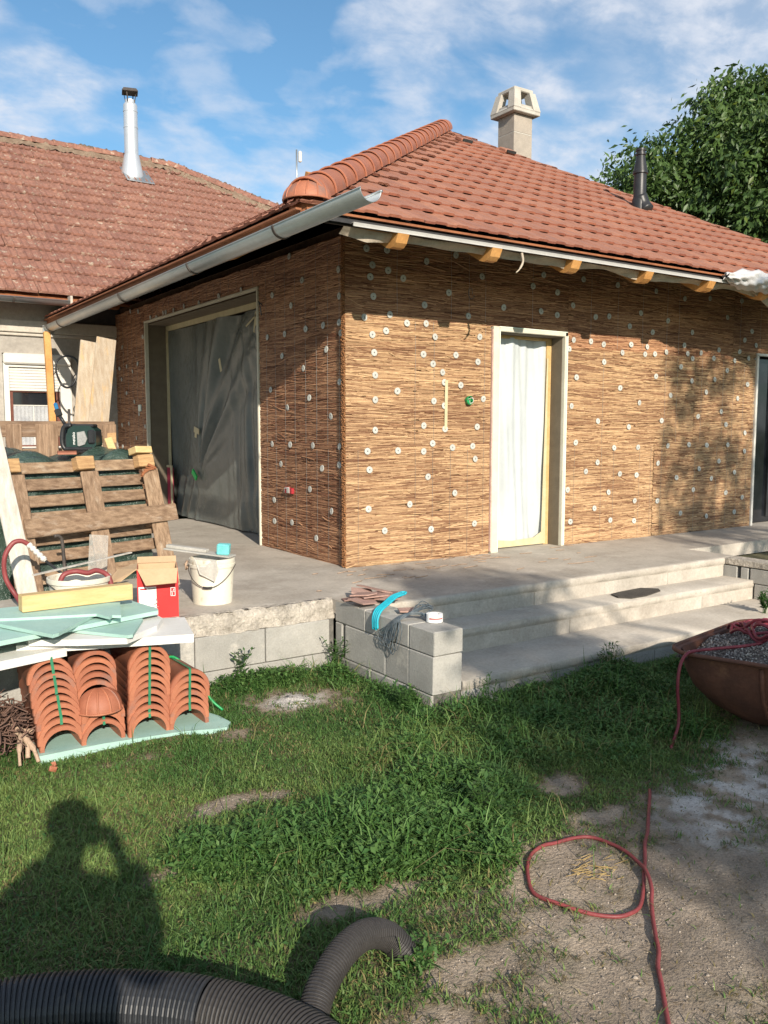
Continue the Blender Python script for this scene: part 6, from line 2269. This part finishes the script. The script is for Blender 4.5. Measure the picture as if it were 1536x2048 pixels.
# fingers: four per hand wrapped round the phone edge, and a thumb
for sgn, wi in ((1, 11), (-1, 15)):
    for q, zf in enumerate((1.510, 1.530, 1.550, 1.568)):
        b0 = len(body_n)
        ln = (0.9, 1.0, 1.05, 0.95)[q]
        body_n += [(sgn * (0.075 + (0.02 if sgn > 0 else 0.0)), 0.425, zf), (sgn * 0.058 - 0.02, 0.447, zf + 0.002), (sgn * (0.058 - 0.030 * ln) - 0.02, 0.447, zf + 0.004)]
        body_e += [(wi, b0), (b0, b0 + 1), (b0 + 1, b0 + 2)]
        body_r += [0.010, 0.009, 0.008]
    b0 = len(body_n)
    body_n += [(sgn * 0.070 - 0.01, 0.405, 1.560), (sgn * 0.045 - 0.02, 0.412, 1.585), (sgn * 0.030 - 0.02, 0.418, 1.600)]
    body_e += [(wi, b0), (b0, b0 + 1), (b0 + 1, b0 + 2)]
    body_r += [0.012, 0.011, 0.009]
skin_obj('body', body_n, body_e, body_r, 'skin', per)
skin_obj('shirt', body_n[:4] + [(0.17, 0.0, 1.44), (0.235, 0.16, 1.25), (0.16, 0.28, 1.46), (-0.17, 0.0, 1.44), (-0.265, 0.16, 1.25), (-0.17, 0.28, 1.46), (0, 0, 0.90)],
         [(10, 0), (0, 1), (1, 2), (2, 3), (2, 4), (4, 5), (5, 6), (2, 7), (7, 8), (8, 9)], [(0.19, 0.14), (0.185, 0.14), (0.18, 0.14), 0.085, 0.090, 0.078, 0.062, 0.085, 0.066, 0.052, (0.185, 0.14)], 'shirt', per)
skin_obj('trousers', [(0, 0, 0.98), (0.095, 0.0, 0.88), (0.105, 0.02, 0.50), (0.112, -0.015, 0.12), (-0.095, 0.0, 0.88), (-0.105, 0.02, 0.50), (-0.112, -0.015, 0.12)], [(0, 1), (1, 2), (2, 3), (0, 4), (4, 5), (5, 6)], [(0.175, 0.13), 0.105, 0.085, 0.075, 0.105, 0.085, 0.075], 'trousers', per)
m = MB()
hc_ = loc3(0, 0.035, 1.735)
m.grid(lambda u, v: hc_ + rg * 0.094 * math.cos(u * 6.2832) * math.cos(v * 1.57) + fw * (0.108 * math.sin(u * 6.2832) * math.cos(v * 1.57) - 0.012) + Vector((0, 0, 0.088 * math.sin(v * 1.57) - 0.035 * max(0, -math.sin(u * 6.2832)) * (1 - v))), 24, 8)
link_mesh('hair', m.mesh('hair', 'hair'), per)
m = MB()
for s_ in (-1, 1):
    m.lathe([(0.0, -0.011), (0.008, -0.008), (0.011, 0), (0.008, 0.008), (0, 0.011)], loc3(0.033 * s_, 0.148, 1.685), 8)
link_mesh('eye', m.mesh('eye', 'print_white'), per)
m = MB()
m.bar(loc3(0, 0.150, 1.68), loc3(0, 0.172, 1.645), 0.022, 0.02, bev=0.006)
link_mesh('nose', m.mesh('nose', 'skin'), per)
m = MB()
for s_ in (-1, 1):
    m.box(loc3(0.094 * s_, 0.05, 1.665), (0.018, 0.035, 0.06), rotm(0, 0, CR), bev=0.008)
link_mesh('ear', m.mesh('ear', 'skin'), per)
m = MB()
for s_ in (-1, 1):
    m.box(loc3(0.115 * s_, 0.06, 0.045), (0.10, 0.28, 0.09), rotm(0, 0, CR), bev=0.03)
link_mesh('shoe', m.mesh('shoe', 'black_plastic'), per)

CM3 = cam.rotation_euler.to_matrix()
ph = thing('mobile_phone', 'black mobile phone held up in both hands', 'phone', CAML + CM3 @ Vector((-0.022, -0.062, 0.014)))
po = ORG[ph.name]
MB().box(po, (0.076, 0.162, 0.009), CM3, bev=0.004).build('phone_body', 'black_plastic', ph)
MB().box(po + CM3 @ Vector((0, 0, 0.0050)), (0.070, 0.152, 0.001), CM3).build('screen', 'glass_dark', ph)

# ------------------------------------------------------------------ grass, weeds and litter
NG = 310000
g = np.random.default_rng(2024)
px_ = g.uniform(-6.0, 3.6, NG * 3)
py_ = g.uniform(-6.6, -1.09, NG * 3)


def visible_ground(x, y):
    d = np.stack([x - CAML.x, y - CAML.y, np.full_like(x, GZ - CAML.z)], 1)
    R3 = np.array(CM3)
    q = d @ R3
    zc = -q[:, 2]
    u = 768 + 1716 * q[:, 0] / np.maximum(zc, 0.05)
    v = 1024 - 1716 * q[:, 1] / np.maximum(zc, 0.05)
    return (zc > 0.2) & (u > -260) & (u < 1800) & (v < 2350), zc


vis, zc = visible_ground(px_, py_)
# fewer blades far off the picture, none on steps, walls, under tub and tiles
keep = vis | (g.random(len(px_)) < 0.20)
keep &= ~((px_ > -0.82) & (px_ < -0.55) & (py_ > -2.27))
keep &= ~((px_ > -0.6) & (px_ < 4.5) & (py_ > -2.26))
keep &= ~((px_ > -2.92) & (px_ < -1.93) & (py_ > -1.725 - 0.13 * (px_ + 2.93)) & (py_ < -1.25))
rel = np.stack([px_ - TC.x, py_ - TC.y], 1)
keep &= ~((np.abs(rel @ np.array([TA.x, TA.y])) < 0.30) & (np.abs(rel @ np.array([TBv.x, TBv.y])) < 0.26))
bw = bare_at(px_, py_)
keep &= g.random(len(px_)) > np.clip(bw * 1.2, 0, 0.985)
keep &= g.random(len(px_)) < 1.25 * np.clip(0.55 + 0.9 * vnoise(px_, py_, 5, 31), 0.2, 1)
px_, py_ = px_[keep], py_[keep]
px_, py_ = px_[:NG + 40000], py_[:NG + 40000]
N = len(px_)
we = weed_at(px_, py_)
bw = bare_at(px_, py_)
h = g.uniform(0.016, 0.042, N) * (0.75 + 0.6 * vnoise(px_, py_, 3.5, 32)) + we * g.uniform(0.0, 0.085, N)
tall = g.random(N) < (0.004 + 0.05 * we)
h = np.where(tall, h + g.uniform(0.05, 0.16, N), h)
w = np.where(tall, 0.0022, g.uniform(0.0015, 0.0036, N)) * (1 + 0.5 * we)
a = g.uniform(0, 2 * np.pi, N)
lean = np.abs(g.normal(0.85, 0.45, N)) * h
la = g.uniform(0, 2 * np.pi, N)
gz = ground_h(px_, py_) - 0.004
bd = np.stack([np.cos(a), np.sin(a), np.zeros(N)], 1) * w[:, None]
ld = np.stack([np.cos(la), np.sin(la), np.zeros(N)], 1)
p0 = np.stack([px_, py_, gz], 1)
p1 = p0 + ld * (lean * 0.35)[:, None] + np.array([0, 0, 1.0]) * (h * 0.55)[:, None]
p2 = p0 + ld * lean[:, None] + np.array([0, 0, 1.0]) * (h * np.clip(1 - 0.35 * lean / h, 0.45, 1))[:, None]
V = np.stack([p0 - bd, p0 + bd, p1 + bd * 0.75, p1 - bd * 0.75, p2], 1).reshape(-1, 3)
i = np.arange(N)[:, None] * 5
Q = i + np.array([[0, 1, 2, 3]])
T = i + np.array([[3, 2, 4]])
patch = vnoise(px_, py_, 1.6, 33)
t = np.clip(g.normal(0.45, 0.25, N) + (patch - 0.5) * 1.1 + (vnoise(px_, py_, 5.5, 35) - 0.5) * 0.6, 0, 1)[:, None]
c = np.array([0.066, 0.145, 0.036]) * (1 - t) + np.array([0.19, 0.265, 0.075]) * t
dry = (g.random(N) < 0.02 + 0.30 * bw + 0.22 * np.clip(vnoise(px_, py_, 4, 34) * 3 - 1.75, 0, 1))[:, None]
c = np.where(dry, np.array([0.27, 0.225, 0.10]) * g.uniform(0.6, 1.1, (N, 1)), c)
c = np.where((we > 0.5)[:, None] & ~dry, c * np.array([0.72, 0.92, 0.8]), c)
go = link_mesh('grass', raw_mesh('grass', V, Q, T, np.repeat(c, 5, 0), ['grass']))
tag(go, 'short lawn grass with dry blades around the bare patches', kind='stuff')

# broad leaved weeds
NW = 85000
x = g.uniform(-3.6, 2.2, NW * 8)
y = g.uniform(-4.9, -1.1, NW * 8)
we = weed_at(x, y)
k = (g.random(len(x)) < we * we * 0.9) & (bare_at(x, y) < 0.75)
k |= (g.random(len(x)) < 0.03) & (bare_at(x, y) < 0.5)
k &= ~((x > -0.82) & (x < 4.5) & (y > -2.27) & ~((x < -0.55) & (y < -2.26)))
k &= ~((x > -2.93) & (x < -1.93) & (y > -1.86) & (y < -1.25))
x, y = x[k][:NW], y[k][:NW]
N = len(x)
we = weed_at(x, y)
z = ground_h(x, y) + g.uniform(0.006, 0.105, N) * (0.25 + 0.75 * we)
L = g.uniform(0.014, 0.042, N) * (0.65 + 0.35 * we)
W = L * g.uniform(0.28, 0.6, N)
a = g.uniform(0, 2 * np.pi, N)
up = g.normal(0.15, 0.45, N)
d = np.stack([np.cos(a), np.sin(a), up], 1)
d /= np.linalg.norm(d, axis=1)[:, None]
s_ = np.stack([-np.sin(a), np.cos(a), g.normal(0, 0.35, N)], 1)
p = np.stack([x, y, z], 1)
zz = np.array([0, 0, 1.0])
V = np.stack([p, p + d * (L * 0.5)[:, None] + s_ * (W * 0.5)[:, None] + zz * (L * 0.10)[:, None], p + d * L[:, None], p + d * (L * 0.5)[:, None] - s_ * (W * 0.5)[:, None] + zz * (L * 0.10)[:, None]], 1).reshape(-1, 3)
i = np.arange(N)[:, None] * 4
T = np.concatenate([i + np.array([[0, 1, 2]]), i + np.array([[0, 2, 3]])], 0)
t = g.random((N, 1))
c = np.array([0.048, 0.120, 0.030]) * (1 - t) + np.array([0.115, 0.205, 0.055]) * t
wo = link_mesh('weeds', raw_mesh('weeds', V, None, T, np.repeat(c, 4, 0), ['grass']))
tag(wo, 'leafy green weeds growing through the lawn and along the walls', kind='stuff')

# flat dead litter between the blades
ND = 26000
x = g.uniform(-3.6, 1.2, ND * 3)
y = g.uniform(-5.3, -1.3, ND * 3)
b_ = bare_at(x, y)
k = (g.random(len(x)) < np.where((b_ > 0.12) & (b_ < 0.8), 0.85, 0.16))
k &= ~((x > -0.82) & (y > -2.27)) & ~((x > -2.95) & (x < -1.9) & (y > -1.9) & (y < -1.25))
x, y = x[k][:ND], y[k][:ND]
N = len(x)
a = g.uniform(0, 2 * np.pi, N)
L = g.uniform(0.012, 0.05, N)
d = np.stack([np.cos(a), np.sin(a), g.normal(0, 0.12, N)], 1) * L[:, None]
s_ = np.stack([-np.sin(a), np.cos(a), np.zeros(N)], 1) * g.uniform(0.0008, 0.0022, N)[:, None]
p = np.stack([x, y, ground_h(x, y) + g.uniform(0.001, 0.010, N)], 1)
V = np.stack([p - s_, p + s_, p + d], 1).reshape(-1, 3)
T = np.arange(N)[:, None] * 3 + np.array([[0, 1, 2]])
c = np.array([0.26, 0.195, 0.115]) * g.uniform(0.45, 1.25, (N, 1))
dl_ = link_mesh('dead_thatch', raw_mesh('dead_thatch', V, None, T, np.repeat(c, 3, 0), ['grass']))
tag(dl_, 'dry dead grass lying flat between lawn and bare soil', kind='stuff')

# crumbs of soil and stones on the bare ground
NS = 3600
x = g.uniform(-3.2, 1.4, NS * 6)
y = g.uniform(-5.2, -2.5, NS * 6)
k = (g.random(len(x)) < bare_at(x, y) ** 2) | (g.random(len(x)) < 0.008)
x, y = x[k][:NS], y[k][:NS]
N = len(x)
r = g.uniform(0.0015, 0.0055, N) * (1 + 1.2 * (g.random(N) < 0.04))
ob = np.array([(1, 0, 0), (-1, 0, 0), (0, .8, 0), (0, -.8, 0), (0, 0, .6), (0, 0, -.6)])
V = np.stack([x, y, ground_h(x, y) + 0.001], 1)[:, None, :] + ob[None] * r[:, None, None] * g.uniform(0.6, 1.3, (N, 6, 1))
T = (np.arange(N)[:, None, None] * 6 + np.array(OCT)[None]).reshape(-1, 3)
t = g.uniform(0.55, 1.3, (N, 1))
c = np.array([0.40, 0.34, 0.28]) * t
po_ = link_mesh('pebbles', raw_mesh('pebbles', V.reshape(-1, 3), None, T, np.repeat(c, 6, 0), ['gravel']))
tag(po_, 'small stones and crumbs of soil on the bare ground', kind='stuff')

# bits of reed and straw on terrace and soil
m = MB()
g2 = random.Random(12)
for k in range(48):
    x, y = g2.uniform(-1.3, 2.6), g2.uniform(-1.0, -0.06)
    if g2.random() < 0.45:
        x, y = g2.uniform(-0.5, 1.5), g2.uniform(-0.45, -0.08)
    a, l = g2.uniform(-0.5, 0.5), g2.uniform(0.03, 0.22)
    m.tube([(x, y, 0.006), (x + l * math.cos(a), y + l * math.sin(a), 0.007)], 0.0032, 4)
for k in range(46):
    x, y = g2.gauss(-1.42, 0.055), g2.gauss(-4.05, 0.035)
    a, l = g2.uniform(-1.8, 0.4), g2.uniform(0.02, 0.07)
    z = float(ground_h(np.array(x), np.array(y))) + g2.uniform(0.003, 0.014)
    m.tube([(x, y, z), (x + l * math.cos(a), y + l * math.sin(a), z + 0.004)], 0.0014, 4, mi=1)
so_ = m.build('straw_litter', ['twig_pale', mat('straw', (0.42, 0.30, 0.12), (0.34, 0.23, 0.09), 20, 0.7, 0.0).name], None)
so_['kind'] = 'stuff'
so_['label'] = 'broken reed pieces scattered on the terrace'

# lime heap in the grass
m = MB()


def lime_pt(u, v):
    a, r = u * 2 * math.pi, v
    n_ = float(vnoise(math.cos(a) * 2 + 5, math.sin(a) * 2 + r * 3, 3, 8))
    R0 = 0.145 + 0.07 * (n_ - 0.5)
    x, y = -1.38 + 1.25 * R0 * r * math.cos(a), -1.57 + R0 * r * math.sin(a)
    return Vector((x, y, float(ground_h(np.array(x), np.array(y))) + 0.016 * (1 - r) + 0.014 * (n_ - 0.3) * (1 - r * r) + 0.004 - 0.010 * r))


m.grid(lime_pt, 40, 10)
lo_ = m.top('lime_spill', 'lime', 'small heap of dried white lime mortar in the grass', 'mortar heap')

# individual plants by the walls
def sprig(name, x, y, z0, hgt, n, label, seed, spread=0.12, leaf=0.035):
    g = np.random.default_rng(seed)
    t = thing(name, label, 'plant', (x, y, z0))
    og = ORG[t.name]
    m, lv = MB(), MB()
    for k in range(n):
        a = g.uniform(0, 6.28)
        tip = Vector((x + math.cos(a) * spread * g.uniform(0.2, 1), y + math.sin(a) * spread * g.uniform(0.2, 1) - 0.01, z0 + hgt * g.uniform(0.55, 1)))
        b = Vector((x + g.normal(0, 0.01), y + g.normal(0, 0.01), z0))
        P = smooth_path([b, b * 0.5 + tip * 0.5 + Vector((0, 0, 0.02)), tip], 4)
        m.tube(P, 0.0018, 4, False)
        for q in P[2:]:
            for s_ in (0, 1):
                dd = Vector((g.normal(), g.normal(), g.uniform(0.0, 0.8))).normalized()
                sd = dd.cross(Vector((0, 0, 1))).normalized()
                L = leaf * g.uniform(0.6, 1.2)
                lv.add([q, q + dd * L * 0.5 + sd * L * 0.22, q + dd * L, q + dd * L * 0.5 - sd * L * 0.22], [(0, 1, 2), (0, 2, 3)])
    m.build('stem', 'plant_green', t)
    lv.build('leaves', 'plant_green', t)


mat('plant_green', (0.065, 0.14, 0.032), (0.040, 0.095, 0.024), 20, 0.5, 0.0, fine=0.2, trans=0.2)
sprig('weed_plant', 0.62, -2.36, -0.49, 0.26, 16, 'bushy green weed at the foot of the bottom step', 3)
sprig('weed_plant', -0.50, -2.42, -0.49, 0.22, 9, 'thin sprig of weed at the near corner of the wing wall', 4, 0.10, 0.026)
sprig('weed_plant', -0.86, -1.22, -0.48, 0.24, 12, 'weed in the corner between retaining wall and wing wall', 5)
sprig('weed_plant', -1.55, -1.16, -0.48, 0.30, 5, 'tall thin grass stalks in front of the retaining wall', 6, 0.10, 0.05)
sprig('weed_plant', 2.75, -2.15, -0.34, 0.20, 16, 'green plant on the bottom step behind the rusty tub', 7, 0.12, 0.05)
sprig('weed_plant', -1.50, -3.55, -0.49, 0.20, 14, 'pale leaved weed beside the red hose loop', 8, 0.10, 0.04)
sprig('weed_plant', -0.95, -2.15, -0.48, 0.16, 10, 'low weed against the side of the wing wall', 9, 0.10, 0.035)
